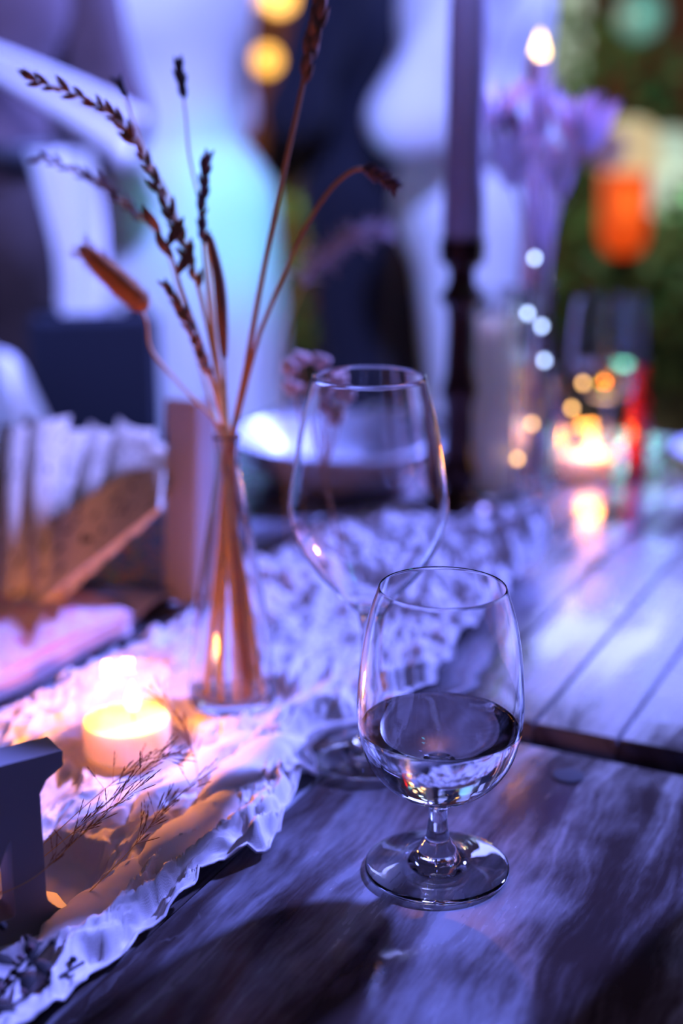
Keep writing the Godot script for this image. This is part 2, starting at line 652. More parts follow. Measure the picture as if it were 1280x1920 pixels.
func unseen_fairy_lights() -> void:  # out of view overhead, placed for small sparkles on the glasses
	var o := thing("unseen_fairy_lights", "unseen string of fairy lights above the table, placed to sparkle in the glasses", "string lights")
	for row in 2:
		var a := Vector3(-1.1 + 0.5 * row, 2.25 + 0.2 * row, 0.35 - 0.9 * row)
		var b := Vector3(1.3 - 0.3 * row, 2.15 + 0.3 * row, -0.1 - 1.1 * row)
		var pts := path([a, a.lerp(b, 0.5) - Vector3(0, 0.18, 0), b], 10)
		part("cord", tube(pts, func(_t): return 0.003, 6), M.black_metal, o)
		for k in 9:
			var p: Vector3 = along_path(pts, 0.04 + 0.115 * k)[0] - Vector3(0, 0.04, 0)
			part("bulb", ball(0.0065, 1.2, 12, 8), M.fairy_glow if k % 3 else M.cool_fairy_glow, o, Transform3D(Basis(), p))
			part("socket", lathe(v2([0.0, 0.008, 0.006, 0.01, 0.006, 0.042, 0.0, 0.043]), 10), M.black_metal, o, Transform3D(Basis(), p))
			glow_light(o, p, Color(1.0, 0.82, 0.6) if k % 3 else Color(0.75, 0.95, 1.0), 0.002, 0.01)


func _ready() -> void:
	rng.seed = 7
	# ---- camera, sky, unseen stage lights, exposure
	var cam := Camera3D.new()
	cam.name = "camera"
	cam.position = Vector3(0, TOP + 0.38, 0)
	cam.rotation_degrees = Vector3(-16.2, 0, 0)
	cam.fov = 39.6
	var lens := CameraAttributesPhysical.new()
	lens.frustum_focal_length = 33.33
	lens.exposure_aperture = 1.75
	lens.frustum_focus_distance = 0.70
	lens.frustum_near = 0.05
	lens.frustum_far = 200.0
	cam.attributes = lens
	add_child(cam)
	cam.current = true
	var we := WorldEnvironment.new()
	we.name = "evening"
	var env := Environment.new()
	env.background_mode = Environment.BG_COLOR
	env.background_color = Color(0.016, 0.014, 0.052).linear_to_srgb()
	env.tonemap_mode = Environment.TONE_MAPPER_LINEAR
	env.tonemap_exposure = 1.0
	env.sdfgi_enabled = true
	env.ssao_enabled = true
	env.ssil_enabled = true
	we.environment = env
	add_child(we)
	materials()
	var goblet_at := on_table(0, 0)
	unseen_stage_lamp(goblet_at + Vector3(0.551, 0.560, -0.618) * 5.0, goblet_at + Vector3(0, 0.05, 0), Color(0.18, 0.235, 1.0).linear_to_srgb(), 128.0, 24.0, 0.16, M.violet_lens, "unseen stage light placed to throw violet light across the table from the right")  # out of view, placed to light the table from behind right
	unseen_panel(Vector3(0.74, 1.62, -3.2), Vector3(0.2, TOP, -1.0), Vector2(1.0, 0.26), Color(0.27, 0.32, 1.0).linear_to_srgb(), 1.0)  # out of view, gives the second table its violet sheen
	unseen_stage_lamp(Vector3(0.1, 3.6, 0.9), Vector3(-0.2, 0.95, -2.65), Color(0.24, 0.31, 1.0).linear_to_srgb(), 42.0, 12.3, 0.12, M.violet_lens, "unseen stage light out of view, placed to light the guests")  # out of view behind the camera, placed to light the guests
	unseen_stage_lamp(Vector3(0.9, 2.2, -0.6), Vector3(-0.17, 0.95, -2.58), Color(0.03, 0.8, 0.9).linear_to_srgb(), 5.5, 3.8, 0.08, M.cyan_lens, "small unseen stage light placed to throw a cyan spot on the white clothes")  # out of view, placed for the cyan patch on the white clothes

	rough_noise.seed = 4
	rough_noise.noise_type = FastNoiseLite.TYPE_SIMPLEX_SMOOTH
	rough_noise.frequency = 1.0
	fold_noise.seed = 17
	fold_noise.noise_type = FastNoiseLite.TYPE_SIMPLEX_SMOOTH
	fold_noise.frequency = 1.0

	unseen_fairy_lights()
	setting()
	tables()
	runner()
	foreground_glasses()
	dry_grasses()
	letter_and_candle()
	left_side()
	far_table()
	guests()
	distance()


# ---------------------------------------------------------------- the setting
func setting() -> void:
	var floor_node := Node3D.new()
	floor_node.name = "floor"
	floor_node.set_meta("kind", "structure")
	add_child(floor_node)
	part("base_slab", box(Vector3(16, 0.1, 16), 0.005, Vector3(0, -0.065, -3)), M.ground_stone, floor_node)
	var tile := box(Vector3(0.99, 0.03, 0.99), 0.006, Vector3(0, -0.015, 0)).mesh()
	for i in 10:
		for k in 9:
			part("paving_tile", tile, M.ground_stone, floor_node, Transform3D(Basis(), Vector3(i - 4.5, 0, -k + 1.0)))
	# dark plank wall far behind
	var wall := Node3D.new()
	wall.name = "wall_back"
	wall.set_meta("kind", "structure")
	add_child(wall)
	part("backing", box(Vector3(14, 3.6, 0.1), 0.005, Vector3(0, 1.8, -7.3)), M.barn_wood, wall)
	var board := box(Vector3(0.235, 3.6, 0.04), 0.006).mesh()
	for k in 34:
		part("board", board, M.barn_wood, wall, Transform3D(Basis(), Vector3(-4.0 + k * 0.24, 1.8, -7.22)))


func clip(poly: PackedVector2Array, strip: PackedVector2Array) -> Array:
	return Geometry2D.intersect_polygons(poly, strip)


func plank_table(label: String, outline: Array, wide: float, first: float, mat: Material, thick: float, legs: Array, joint: float) -> void:   # outline in (s, t)
	var o := thing("dining_table", label, "table")
	var poly := PackedVector2Array(outline)
	var t := first
	var turn := -ALONG.angle()
	while t < 0.4:
		for piece in clip(poly, PackedVector2Array([Vector2(-2, t + joint), Vector2(3, t + joint), Vector2(3, t + wide - joint), Vector2(-2, t + wide - joint)])):
			var world := PackedVector2Array()
			for p in piece:
				world.append(flat_st(p.x, p.y))
			part("plank", slab(world, TOP - thick, TOP + rng.randf_range(-0.0004, 0.0), 0.0012, Vector2(rng.randf(), rng.randf()), 1.4, turn), mat, o)
		t += wide
	for l in legs:
		var p := on_table(l.x, l.y)
		part("leg", box(Vector3(0.06, TOP - thick, 0.06), 0.004, Vector3(p.x, (TOP - thick) / 2, p.z)), mat, o)


func tables() -> void:
	plank_table("dark stained plank table in the foreground under the goblet", [Vector2(-0.72, -0.62), Vector2(0.161, -0.62), Vector2(0.161, 0.34), Vector2(-0.72, 0.34)], 0.30, -0.70, M.table_wood, 0.035, [Vector2(-0.65, -0.55), Vector2(0.1, -0.55), Vector2(-0.65, 0.28), Vector2(0.1, 0.28)], 0.0003)
	plank_table("second plank table behind the dark gap, carrying the candlestick and far tea light", [Vector2(0.192, -0.62), Vector2(1.02, -0.62), Vector2(1.02, 0.34), Vector2(0.192, 0.34)], 0.0545, -0.6125, M.table_wood, 0.035, [Vector2(0.25, -0.55), Vector2(0.97, -0.48), Vector2(0.25, 0.28), Vector2(0.95, 0.28)], 0.0007)
	# the round plug in the near table top
	var p := on_table(0.13, 0.029)
	single("wood_plug", lathe([Vector2(0, 0.0012), Vector2(0.008, 0.0012), Vector2(0.0092, 0.0006), Vector2(0.0095, -0.004)], 32), M.seed_dark, "small round dark plug set in the near table by the gap", "plug", "", Transform3D(Basis(), p))


# ---------------------------------------------------------------- the gauze runner
func runner_rest(s: float, t: float) -> float:      # how far the things that stand on the cloth press it flat, 0..1
	var keep := 1.0
	for q in [[Vector2(0.13, -0.197), 0.030], [Vector2(0.035, -0.214), 0.029], [Vector2(-0.105, -0.17), 0.022], [Vector2(-0.133, -0.147), 0.022], [Vector2(-0.15, -0.19), 0.022], [Vector2(0.103, -0.088), 0.042]]:
		keep = minf(keep, smoothstep(q[1], q[1] + 0.014, Vector2(s, t).distance_to(q[0])))
	return keep


func runner_edge(s: float) -> Vector2:               # (left t, right t)
	var left := -0.305 + 0.012 * fold_noise.get_noise_2d(s * 9.0, 3.0)
	var right := -0.098 + 0.012 * fold_noise.get_noise_2d(s * 12.0, 40.0) + 0.012 * smoothstep(0.05, -0.02, absf(s + 0.02))
	right -= 0.028 * smoothstep(0.05, 0.0, absf(s - 0.105))
	right -= 0.012 * smoothstep(0.3, 0.45, s)
	right -= 0.17 * smoothstep(0.5, 0.60, s)
	left += 0.03 * smoothstep(0.4, 0.6, s)
	return Vector2(left, right)


func runner_height(s: float, t: float, edge: float) -> float:
	var warp := 0.022 * rough_noise.get_noise_2d(s * 7.0, t * 9.0)
	var folds := fold_noise.get_noise_2d(s * 4.0, (t + warp) * 27.0)
	var ridge := 1.0 - absf(folds) * 1.9
	var fine := 1.0 - absf(fold_noise.get_noise_2d(s * 9.0 + 60.0, (t + warp * 2.0) * 85.0)) * 2.0
	var near_edge := smoothstep(0.075, 0.012, edge)
	var h := (0.010 + 0.007 * near_edge) * pow(maxf(ridge, 0.0), 1.3) + 0.0020 * maxf(fine, 0.0)
	var crumple := smoothstep(0.15, 0.33, s)
	if crumple > 0.0:
		var wx := 0.02 * rough_noise.get_noise_2d(s * 11.0 + 40.0, t * 11.0)
		var a := absf(rough_noise.get_noise_2d((s + wx) * 9.0 + 5.0, (t - wx) * 10.0)) * 1.7
		var b := absf(rough_noise.get_noise_2d((s - wx) * 19.0 + 9.0, (t + wx) * 21.0)) * 1.6
		var mound := 0.020 + 0.026 * exp(-pow((s - 0.48) / 0.09, 2.0) - pow((t + 0.125) / 0.06, 2.0))
		h = lerpf(h, mound * (0.25 + 0.75 * minf(a, 1.0)) + 0.010 * minf(b, 1.0) + h * 0.15, crumple)
	return maxf(h, 0.0)


func runner() -> void:
	var nu := 230
	var nv := 520
	var s0 := -0.5
	var s1 := 0.60
	var at := func(u: float, v: float) -> Vector3:
		var s := lerpf(s0, s1, v)
		var e := runner_edge(s)
		var t := lerpf(e.x, e.y, u)
		var edge := minf(u, 1.0 - u) * (e.y - e.x)
		var drop := smoothstep(0.0, 0.006, edge)                    # the hem comes down to the table
		var h := runner_height(s, t, edge) * runner_rest(s, t)
		h *= lerpf(0.45 + 0.55 * absf(fold_noise.get_noise_2d(s * 13.0, 90.0)), 1.0, drop)
		return on_table(s, t, 0.0025 + h)
	var o := thing("gauze_runner", "crumpled white gauze table runner lying lengthwise under the tea light and vase", "table runner")
	var c := sheet(nu, nv, at, Vector2(11.0, 59.0))
	part("cloth", c, M.gauze, o)
	for side in 2:
		var pts := []
		for i in range(0, nv + 1, 2):
			pts.append(at.call(float(side), float(i) / nv) + Vector3(0, 0.0002, 0))
		part("hem", tube(pts, func(_t): return 0.0009, 6), M.gauze, o)
	# ruffled folds of the hem that stand up off the table beside the goblet
	for q in [[-0.115, 0.15, -0.122, 0.017, 0.018], [-0.20, 0.16, -0.125, 0.013, 0.016], [-0.03, 0.12, -0.128, 0.021, 0.021], [-0.06, 0.15, -0.158, 0.014, 0.015]]:
		var f := func(u: float, v: float) -> Vector3:
			var s: float = q[0] + q[1] * u
			var env := sin(PI * clampf(u, 0.02, 0.98))
			var wob := 0.006 * fold_noise.get_noise_2d(s * 30.0, q[2] * 300.0)
			var a := lerpf(-0.5, PI + 0.35, v)
			return on_table(s + 0.01 * v, q[2] + wob - cos(a) * q[4] * env * 0.75, 0.004 + (sin(a) * 0.5 + 0.5) * q[3] * env * (1.0 + 0.25 * sin(u * 9.0)))
		part("ruffle", thick_sheet(40, 16, f, 0.0006, Vector2(5, 2)), M.gauze, o)


# ---------------------------------------------------------------- glasses in front
func glass_shape(outer: Array, inner: Array) -> Shape:     # outer and inner run upwards; joined over the rim
	var prof := outer.duplicate()
	var back := inner.duplicate()
	back.reverse()
	var rim: Vector2 = (outer[-1] + back[0]) / 2 + Vector2(0, absf(outer[-1].x - back[0].x) * 0.5)
	prof.append(rim)
	prof.append_array(back)
	return lathe(prof, 96, 0, 0.0, 60.0)


func v2(a: Array) -> Array:
	var out := []
	for k in range(0, a.size(), 2):
		out.append(Vector2(a[k], a[k + 1]))
	return out


func foreground_glasses() -> void:
	# the goblet: foot, short stem and tulip bowl
	var foot := [Vector2(0, 0.0006)] + v2([0.030, 0.0006, 0.0355, 0.0])
	foot += smooth_profile(v2([0.0368, 0.0008, 0.0370, 0.0020, 0.0355, 0.0030, 0.026, 0.0046, 0.0165, 0.0070, 0.0115, 0.0105, 0.0085, 0.0150, 0.0062, 0.0185, 0.0055, 0.0230, 0.0048, 0.0300, 0.0052, 0.0360, 0.0078, 0.0398]), 5)
	var bowl_out := smooth_profile(v2([0.0078, 0.0398, 0.0140, 0.0420, 0.0220, 0.0462, 0.0300, 0.0532, 0.0362, 0.0625, 0.0398, 0.0735, 0.0414, 0.0860, 0.0414, 0.0980, 0.0396, 0.1180, 0.0362, 0.1370, 0.0312, 0.1530]), 6)
	var bowl_in := smooth_profile(v2([0.0, 0.0440, 0.0080, 0.0446, 0.0160, 0.0474, 0.0250, 0.0526, 0.0325, 0.0603, 0.0375, 0.0700, 0.0398, 0.0800, 0.0403, 0.0900, 0.0401, 0.1000, 0.0386, 0.1180, 0.0353, 0.1370, 0.0304, 0.1530]), 6)
	var g := thing("water_goblet", "clear stemmed water goblet in sharp focus, part filled with water", "goblet", on_table(0, 0))
	part("glass", glass_shape(foot + bowl_out.slice(1), bowl_in), M.clear_glass, g)
	var fill := []
	for p in bowl_in:
		if p.y < 0.0795:
			fill.append(Vector2(p.x + (0.00035 if p.x > 0.0 else 0.0), p.y - 0.00035))
	fill += v2([0.0401, 0.0797, 0.0398, 0.0806, 0.0390, 0.0801, 0.0375, 0.0799, 0.0, 0.0799])
	single("drinking_water", lathe(fill, 96, 0, 0.0, 60.0), M.water, "still water filling the lower half of the goblet's bowl", "water", "", Transform3D(Basis(), on_table(0, 0)))
	# a bottle out of the frame on the right, placed so its shadow falls on the lower right corner
	single("unseen_bottle", lathe(smooth_profile(v2([0.0, 0.004, 0.03, 0.0, 0.037, 0.004, 0.0375, 0.02, 0.0375, 0.17, 0.034, 0.195, 0.017, 0.225, 0.0145, 0.24, 0.0145, 0.29, 0.016, 0.292, 0.016, 0.30, 0.0, 0.30]), 5), 40), M.bronze, "unseen dark bottle outside the frame at the right, placed to shade the lower right corner", "bottle", "", Transform3D(Basis(), Vector3(0.285, TOP, -0.70)))
	# the tall wine glass behind it
	var w_foot := [Vector2(0, 0.0006)] + v2([0.034, 0.0006, 0.0385, 0.0])
	w_foot += smooth_profile(v2([0.0398, 0.0008, 0.0400, 0.0018, 0.038, 0.0026, 0.022, 0.0046, 0.010, 0.0080, 0.0055, 0.0130, 0.0040, 0.0240, 0.0036, 0.0500, 0.0038, 0.0740, 0.0060, 0.0880]), 5)
	var w_out := smooth_profile(v2([0.0060, 0.0880, 0.0118, 0.0950, 0.0205, 0.1035, 0.0310, 0.1155, 0.0400, 0.1300, 0.0447, 0.1440, 0.0458, 0.1560, 0.0430, 0.1750, 0.0385, 0.2020, 0.0318, 0.2290]), 6)
	var w_in := smooth_profile(v2([0.0, 0.0930, 0.0060, 0.0945, 0.0118, 0.0980, 0.0195, 0.1052, 0.0298, 0.1165, 0.0390, 0.1305, 0.0438, 0.1440, 0.0449, 0.1560, 0.0421, 0.1750, 0.0376, 0.2020, 0.0310, 0.2290]), 6)
	var w := thing("wine_glass", "tall empty balloon wine glass standing behind the water goblet", "wine glass", on_table(0.103, -0.088, 0.0028))
	part("glass", glass_shape(w_foot + w_out.slice(1), w_in), M.clear_glass, w)


# ---------------------------------------------------------------- dried grasses in the bottle vase
func spikelet() -> ArrayMesh:
	return lathe(v2([0.0, 0.0, 0.25, 0.12, 0.42, 0.34, 0.38, 0.58, 0.2, 0.82, 0.0, 1.0]), 7, 0, 0.0, 180.0).mesh()


func along_path(pts: Array, f: float) -> Array:       # point and direction at fraction f
	var k := clampf(f, 0.0, 1.0) * (pts.size() - 1)
	var i := mini(int(k), pts.size() - 2)
	return [pts[i].lerp(pts[i + 1], k - i), (pts[i + 1] - pts[i]).normalized()]


func stem_thing(called: String, label: String, keys: Array, r0: float, r1: float, mat: Material) -> Array:
	var o := thing(called, label, "dried grass", Vector3.ZERO, 0.0, "")
	var pts := path(keys, 8)
	part("stem", tube(pts, func(t): return lerpf(r0, r1, t), 7), mat, o)
	return [o, pts]


func seed_head(o: Node3D, pts: Array, f0: float, f1: float, count: int, size: float, spread: float, mesh: Mesh, mat: Material) -> void:
	var head := Node3D.new()
	head.name = "seed_head"
	o.add_child(head, true)
	for k in count:
		var f := lerpf(f0, f1, float(k) / maxf(count - 1, 1))
		var q := along_path(pts, f)
		var d: Vector3 = q[1]
		var side := d.cross(Vector3(sin(k * 2.4), 0.3, cos(k * 2.4))).normalized()
		var dir := (d + side * spread * rng.randf_range(0.7, 1.2)).normalized()
		var x := dir.cross(Vector3.FORWARD if absf(dir.z) < 0.8 else Vector3.UP).normalized()
		var l := size * rng.randf_range(0.8, 1.2)
		var b := Basis(x * l * 0.40, dir * l, x.cross(dir) * l * 0.40)
		part("spikelet", mesh, mat, head, Transform3D(b, q[0]))


func v3(a: Array, base := Vector3.ZERO) -> Array:
	var out := []
	for k in range(0, a.size(), 3):
		out.append(Vector3(a[k], TOP + a[k + 1], a[k + 2]) + base)
	return out


func dry_grasses() -> void:
	var o := thing("bottle_vase", "clear conical glass bottle vase holding dried grass stems", "vase", on_table(0.13, -0.197, 0.0028))
	var outer := [Vector2(0, 0.0008)] + v2([0.022, 0.0008, 0.0262, 0.0])
	outer += smooth_profile(v2([0.0278, 0.0020, 0.0283, 0.0080, 0.0270, 0.0280, 0.0242, 0.0520, 0.0200, 0.0820, 0.0152, 0.1120, 0.0104, 0.1400, 0.0078, 0.1560, 0.0073, 0.1680, 0.0088, 0.1775]), 5)
	var inner := smooth_profile(v2([0.0, 0.0068, 0.018, 0.0064, 0.0245, 0.0090, 0.0262, 0.0150, 0.0252, 0.0290, 0.0225, 0.0525, 0.0183, 0.0822, 0.0135, 0.1122, 0.0088, 0.1400, 0.0063, 0.1560, 0.0059, 0.1680, 0.0076, 0.1775]), 5)
	part("glass", glass_shape(outer, inner), M.clear_glass, o)
	var sp := spikelet()
	var b := on_table(0.13, -0.197)
	# where each stem stands inside the bottle: its foot, then the crossing at the neck
	var feet := [Vector2(0.012, 0.010), Vector2(0.019, 0.002), Vector2(-0.016, 0.008), Vector2(-0.018, -0.004), Vector2(0.004, 0.018), Vector2(0.014, -0.012), Vector2(-0.006, 0.017), Vector2(0.020, 0.008), Vector2(-0.012, -0.013), Vector2(0.002, -0.018), Vector2(0.009, 0.016)]
	var start := func(k: int) -> Array:
		var f: Vector2 = feet[k]
		var a := float(k) * 2.1
		return [b + Vector3(f.x, 0.0105, f.y), b + Vector3(f.x * 0.5, 0.085, f.y * 0.5), b + Vector3(0.0028 * cos(a), 0.158, 0.0028 * sin(a))]
	var q := stem_thing("dried_wheat_stalk", "tallest dried wheat stalk with braided head leaving the frame top", start.call(0) + v3([-0.066, 0.184, -0.854, -0.058, 0.223, -0.854, -0.05, 0.265, -0.854, -0.038, 0.321, -0.854, -0.025, 0.376, -0.854, -0.012, 0.434, -0.854, -0.006, 0.465, -0.854]), 0.0022, 0.0013, M.stalk)
	seed_head(q[0], q[1], 0.80, 1.0, 34, 0.017, 0.30, sp, M.dry_brown)
	q = stem_thing("drooping_grass_stalk", "dried grass stalk arching right with a drooping dark head above the wine glass", start.call(1) + v3([-0.066, 0.182, -0.856, -0.052, 0.236, -0.854, -0.045, 0.255, -0.854, -0.025, 0.3, -0.854, -0.009, 0.326, -0.854, 0.005, 0.339, -0.854, 0.016, 0.340, -0.854, 0.031, 0.331, -0.854]), 0.0014, 0.0013, M.stalk)
	seed_head(q[0], q[1], 0.86, 1.0, 34, 0.0075, 0.9, sp, M.dry_purple)
	q = stem_thing("arching_grass_sprig", "long dried grass sprig arching furthest left at the top", start.call(2) + v3([-0.071, 0.182, -0.854, -0.079, 0.239, -0.854, -0.089, 0.284, -0.854, -0.101, 0.315, -0.854, -0.118, 0.352, -0.854, -0.139, 0.376, -0.854, -0.177, 0.39, -0.854]), 0.0019, 0.0005, M.straw)
	seed_head(q[0], q[1], 0.52, 1.0, 46, 0.0115, 0.55, sp, M.dry_brown)
	q = stem_thing("blurred_grass_sprig", "thin blurred grass sprig leaning left below the longest sprig", start.call(3) + v3([-0.077, 0.182, -0.866, -0.101, 0.241, -0.93, -0.117, 0.289, -0.95, -0.14, 0.313, -0.95, -0.16, 0.329, -0.95, -0.193, 0.343, -0.95]), 0.0016, 0.0004, M.straw)
	seed_head(q[0], q[1], 0.68, 1.0, 26, 0.010, 0.6, sp, M.dry_purple)
	q = stem_thing("bunny_tail_grass", "fuzzy tan bunny tail grass head hanging at the far left of the vase", start.call(4) + v3([-0.074, 0.182, -0.862, -0.102, 0.205, -0.89, -0.121, 0.226, -0.9, -0.124, 0.246, -0.9, -0.134, 0.262, -0.9, -0.163, 0.291, -0.9]), 0.0016, 0.0004, M.straw)
	var tail := tube(path(v3([-0.1235, 0.2535, -0.9, -0.139, 0.268, -0.9, -0.163, 0.291, -0.9]), 10), func(t): return 0.0072 * pow(sin(PI * clampf(0.10 + t * 0.88, 0.0, 1.0)), 0.55) + 0.0003, 14)
	part("fluffy_head", tail, M.bunny_tail, q[0])
	var fuzz := Shape.new()
	for k in 420:
		var c := along_path(path(v3([-0.1235, 0.2535, -0.9, -0.139, 0.268, -0.9, -0.163, 0.291, -0.9]), 10), rng.randf())
		var d := Vector3(rng.randfn(), rng.randfn(), rng.randfn()).normalized()
		d = (d - c[1] * d.dot(c[1])).normalized()
		fuzz.join(tube([c[0] + d * 0.005, c[0] + d * 0.0092 + c[1] * 0.005], func(t): return 0.00022 * (1.0 - 0.8 * t), 3), Transform3D())
	part("fuzz", fuzz, M.bunny_tail, q[0]).set_meta("kind", "stuff")
	var heads := [
		["dark_seed_stalk", "dark seed head standing straight up highest behind the sprigs", 5, [-0.073, 0.182, -0.862, -0.081, 0.245, -0.9, -0.085, 0.302, -0.9, -0.093, 0.344, -0.9, -0.095, 0.371, -0.9, -0.098, 0.398, -0.9], 0.91, 26, 0.008, M.seed_dark],
		["dark_seed_stalk", "small dark seed head left of the highest one, right of the arching sprig", 8, [-0.073, 0.182, -0.862, -0.085, 0.245, -0.9, -0.103, 0.312, -0.9, -0.121, 0.35, -0.9, -0.128, 0.371, -0.9, -0.134, 0.388, -0.9], 0.93, 14, 0.008, M.seed_dark],
		["dark_seed_stalk", "dark narrow seed head in the middle of the bunch beside the cyan light", 6, [-0.069, 0.181, -0.858, -0.079, 0.251, -0.86, -0.083, 0.306, -0.86, -0.079, 0.345, -0.86], 0.80, 30, 0.009, M.dry_purple],
		["dark_seed_stalk", "short dark seed head low on the left just above the vase", 7, [-0.071, 0.182, -0.852, -0.077, 0.212, -0.845, -0.083, 0.231, -0.84, -0.092, 0.254, -0.84, -0.102, 0.273, -0.84], 0.62, 34, 0.009, M.dry_brown],
	]
	for h in heads:
		q = stem_thing(h[0], h[1], start.call(h[2]) + v3(h[3]), 0.0017, 0.0006, M.straw)
		seed_head(q[0], q[1], h[4], 1.0, h[5], h[6], 0.5, sp, h[7])
	q = stem_thing("velvet_seed_spike", "long smooth brown seed spike like a bulrush in the bunch", start.call(9) + v3([-0.070, 0.182, -0.856, -0.072, 0.232, -0.86, -0.073, 0.271, -0.86, -0.079, 0.303, -0.86]), 0.0018, 0.0008, M.straw)
	part("seed_spike", tube(path(v3([-0.0715, 0.228, -0.86, -0.0722, 0.25, -0.86, -0.0735, 0.275, -0.86, -0.0785, 0.302, -0.86]), 8), func(t): return 0.0038 * pow(sin(PI * clampf(0.06 + t * 0.9, 0.0, 1.0)), 0.5), 10), M.dry_brown, q[0])
	q = stem_thing("dried_leaf_stalk", "dried stalk with a few curled brown leaves at the bunch's middle left", start.call(10) + v3([-0.071, 0.182, -0.856, -0.082, 0.231, -0.85, -0.094, 0.268, -0.85, -0.1, 0.29, -0.85, -0.108, 0.306, -0.85]), 0.0017, 0.0006, M.stalk)
	for k in 4:
		var p := along_path(q[1], 0.78 + 0.06 * k)
		var lean := -1.0 if k % 2 else 1.0
		var leaf := func(u: float, v: float) -> Vector3:
			var wide := 0.0048 * sin(PI * clampf(v, 0.03, 0.97)) * (u - 0.5) * 2.0
			return p[0] + Vector3(lean * 0.010 * v + wide * 0.8, 0.018 * v, wide * 0.5 + 0.004 * sin(v * 3.0) + wide * wide * 60.0)
		part("leaf", thick_sheet(6, 10, leaf, 0.0003), M.dry_brown, q[0])

	# small pale dried blossoms behind the wine glass, rising out of the crumpled cloth
	var bl := thing("blossom_sprig", "sprig of small pale round dried blossoms behind the wine glass rim", "dried flowers")
	var root := Vector3(0.0, TOP + 0.012, -0.985)
	var knots := v3([-0.036, 0.205, -0.95, -0.028, 0.209, -0.96, -0.014, 0.209, -0.95, -0.011, 0.190, -0.95, -0.003, 0.196, -0.955, -0.016, 0.192, -0.94, 0.001, 0.186, -0.95, -0.034, 0.189, -0.96, -0.016, 0.178, -0.95, -0.006, 0.173, -0.945])
	var fork := Vector3(-0.014, TOP + 0.13, -0.96)
	part("stem", tube(path([root, Vector3(-0.004, TOP + 0.07, -0.975), fork], 8), func(_t): return 0.0009, 6), M.stalk, bl)
	for k in knots.size():
		part("twig", tube(path([fork, fork.lerp(knots[k], 0.6) + Vector3(0, -0.006, 0), knots[k]], 5), func(_t): return 0.0005, 5), M.stalk, bl)
		var bud := Shape.new()
		bud.join(ball(0.0048, 0.95, 12, 8), Transform3D())
		for e in 7:
			var a := TAU * e / 7
			bud.join(ball(0.0030, 1.3, 8, 5), Transform3D(Basis(Vector3(cos(a), 0, sin(a)), 0.5), Vector3(cos(a) * 0.0042, 0.0018, sin(a) * 0.0042)))
		part("blossom", bud, M.blossom, bl, Transform3D(Basis.from_euler(Vector3(rng.randf() * 2.0, rng.randf() * 3.0, 0)), knots[k]))
	# a pale feathery plume further back
	var pl := thing("grass_plume", "pale blurred feathery grass plume leaning right behind the blossoms", "dried grass")
	var rach := path([Vector3(-0.045, TOP + 0.012, -1.18), Vector3(-0.05, TOP + 0.16, -1.2), Vector3(-0.035, TOP + 0.225, -1.2), Vector3(0.0, TOP + 0.265, -1.2), Vector3(0.028, TOP + 0.275, -1.2)], 8)
	part("stem", tube(rach, func(_t): return 0.0008, 6), M.straw, pl)
	var pf := Shape.new()
	for k in 240:
		var p := along_path(rach, rng.randf_range(0.52, 1.0))
		var d: Vector3 = (p[1] + Vector3(rng.randfn(), rng.randfn(), rng.randfn()) * 0.45).normalized()
		pf.join(tube([p[0], p[0] + d * 0.011, p[0] + d * 0.02 + Vector3(0, -0.002, 0)], func(t): return 0.0007 * (1.0 - t * 0.6), 4), Transform3D())
	part("plume", pf, M.card_paper, pl).set_meta("kind", "stuff")

	# fine sprigs lying on the runner in front
	var lying := [
		["fine dry grass sprig lying nearest the letter, its panicle pointing up right", [-0.166, 0.014, -0.60, -0.135, 0.03, -0.63, -0.112, 0.042, -0.655, -0.09, 0.052, -0.69], 0.012],
		["fine dry grass sprig passing in front of the letter's stem", [-0.165, 0.026, -0.578, -0.142, 0.034, -0.585, -0.12, 0.046, -0.61, -0.098, 0.058, -0.63], 0.010],
		["fine dry grass sprig with an arched tip in front of the tea light", [-0.15, 0.02, -0.64, -0.124, 0.038, -0.66, -0.104, 0.046, -0.68, -0.092, 0.044, -0.69], 0.011],
		["fine dry grass sprig lying low along the runner's folds", [-0.125, 0.012, -0.60, -0.105, 0.022, -0.63, -0.092, 0.03, -0.655, -0.076, 0.036, -0.68], 0.012],
		["single thin grass sprig standing right of the tea light", [-0.078, 0.010, -0.70, -0.08, 0.026, -0.715, -0.088, 0.042, -0.73, -0.1, 0.054, -0.74], 0.009],
	]
	for k in lying.size():
		var g := thing("fine_grass_sprig", lying[k][0], "dried grass")
		var pts := path(v3(lying[k][1]), 8)
		part("stem", tube(pts, func(t): return 0.00026 * (1.0 - 0.5 * t), 5), M.straw, g)
		var hair := Shape.new()
		for n in 34:
			var p := along_path(pts, rng.randf_range(0.35, 1.0))
			var d: Vector3 = (p[1] + Vector3(rng.randfn(), absf(rng.randfn()) * 0.4, rng.randfn()) * 0.42).normalized()
			var l: float = lying[k][2] * rng.randf_range(0.6, 1.6)
			hair.join(tube([p[0], p[0] + d * l * 0.6, p[0] + d * l + p[1] * 0.002], func(t): return 0.00011 * (1.0 - 0.6 * t), 4), Transform3D())
			for e in 3:
				var tip: Vector3 = p[0] + d * l * (0.6 + 0.2 * e)
				hair.join(tube([tip, tip + d * 0.0016, tip + d * 0.0034], func(t): return 0.0003 * sin(PI * (0.15 + 0.8 * t)), 5), Transform3D())
		part("panicle", hair, M.dry_brown, g).set_meta("kind", "stuff")


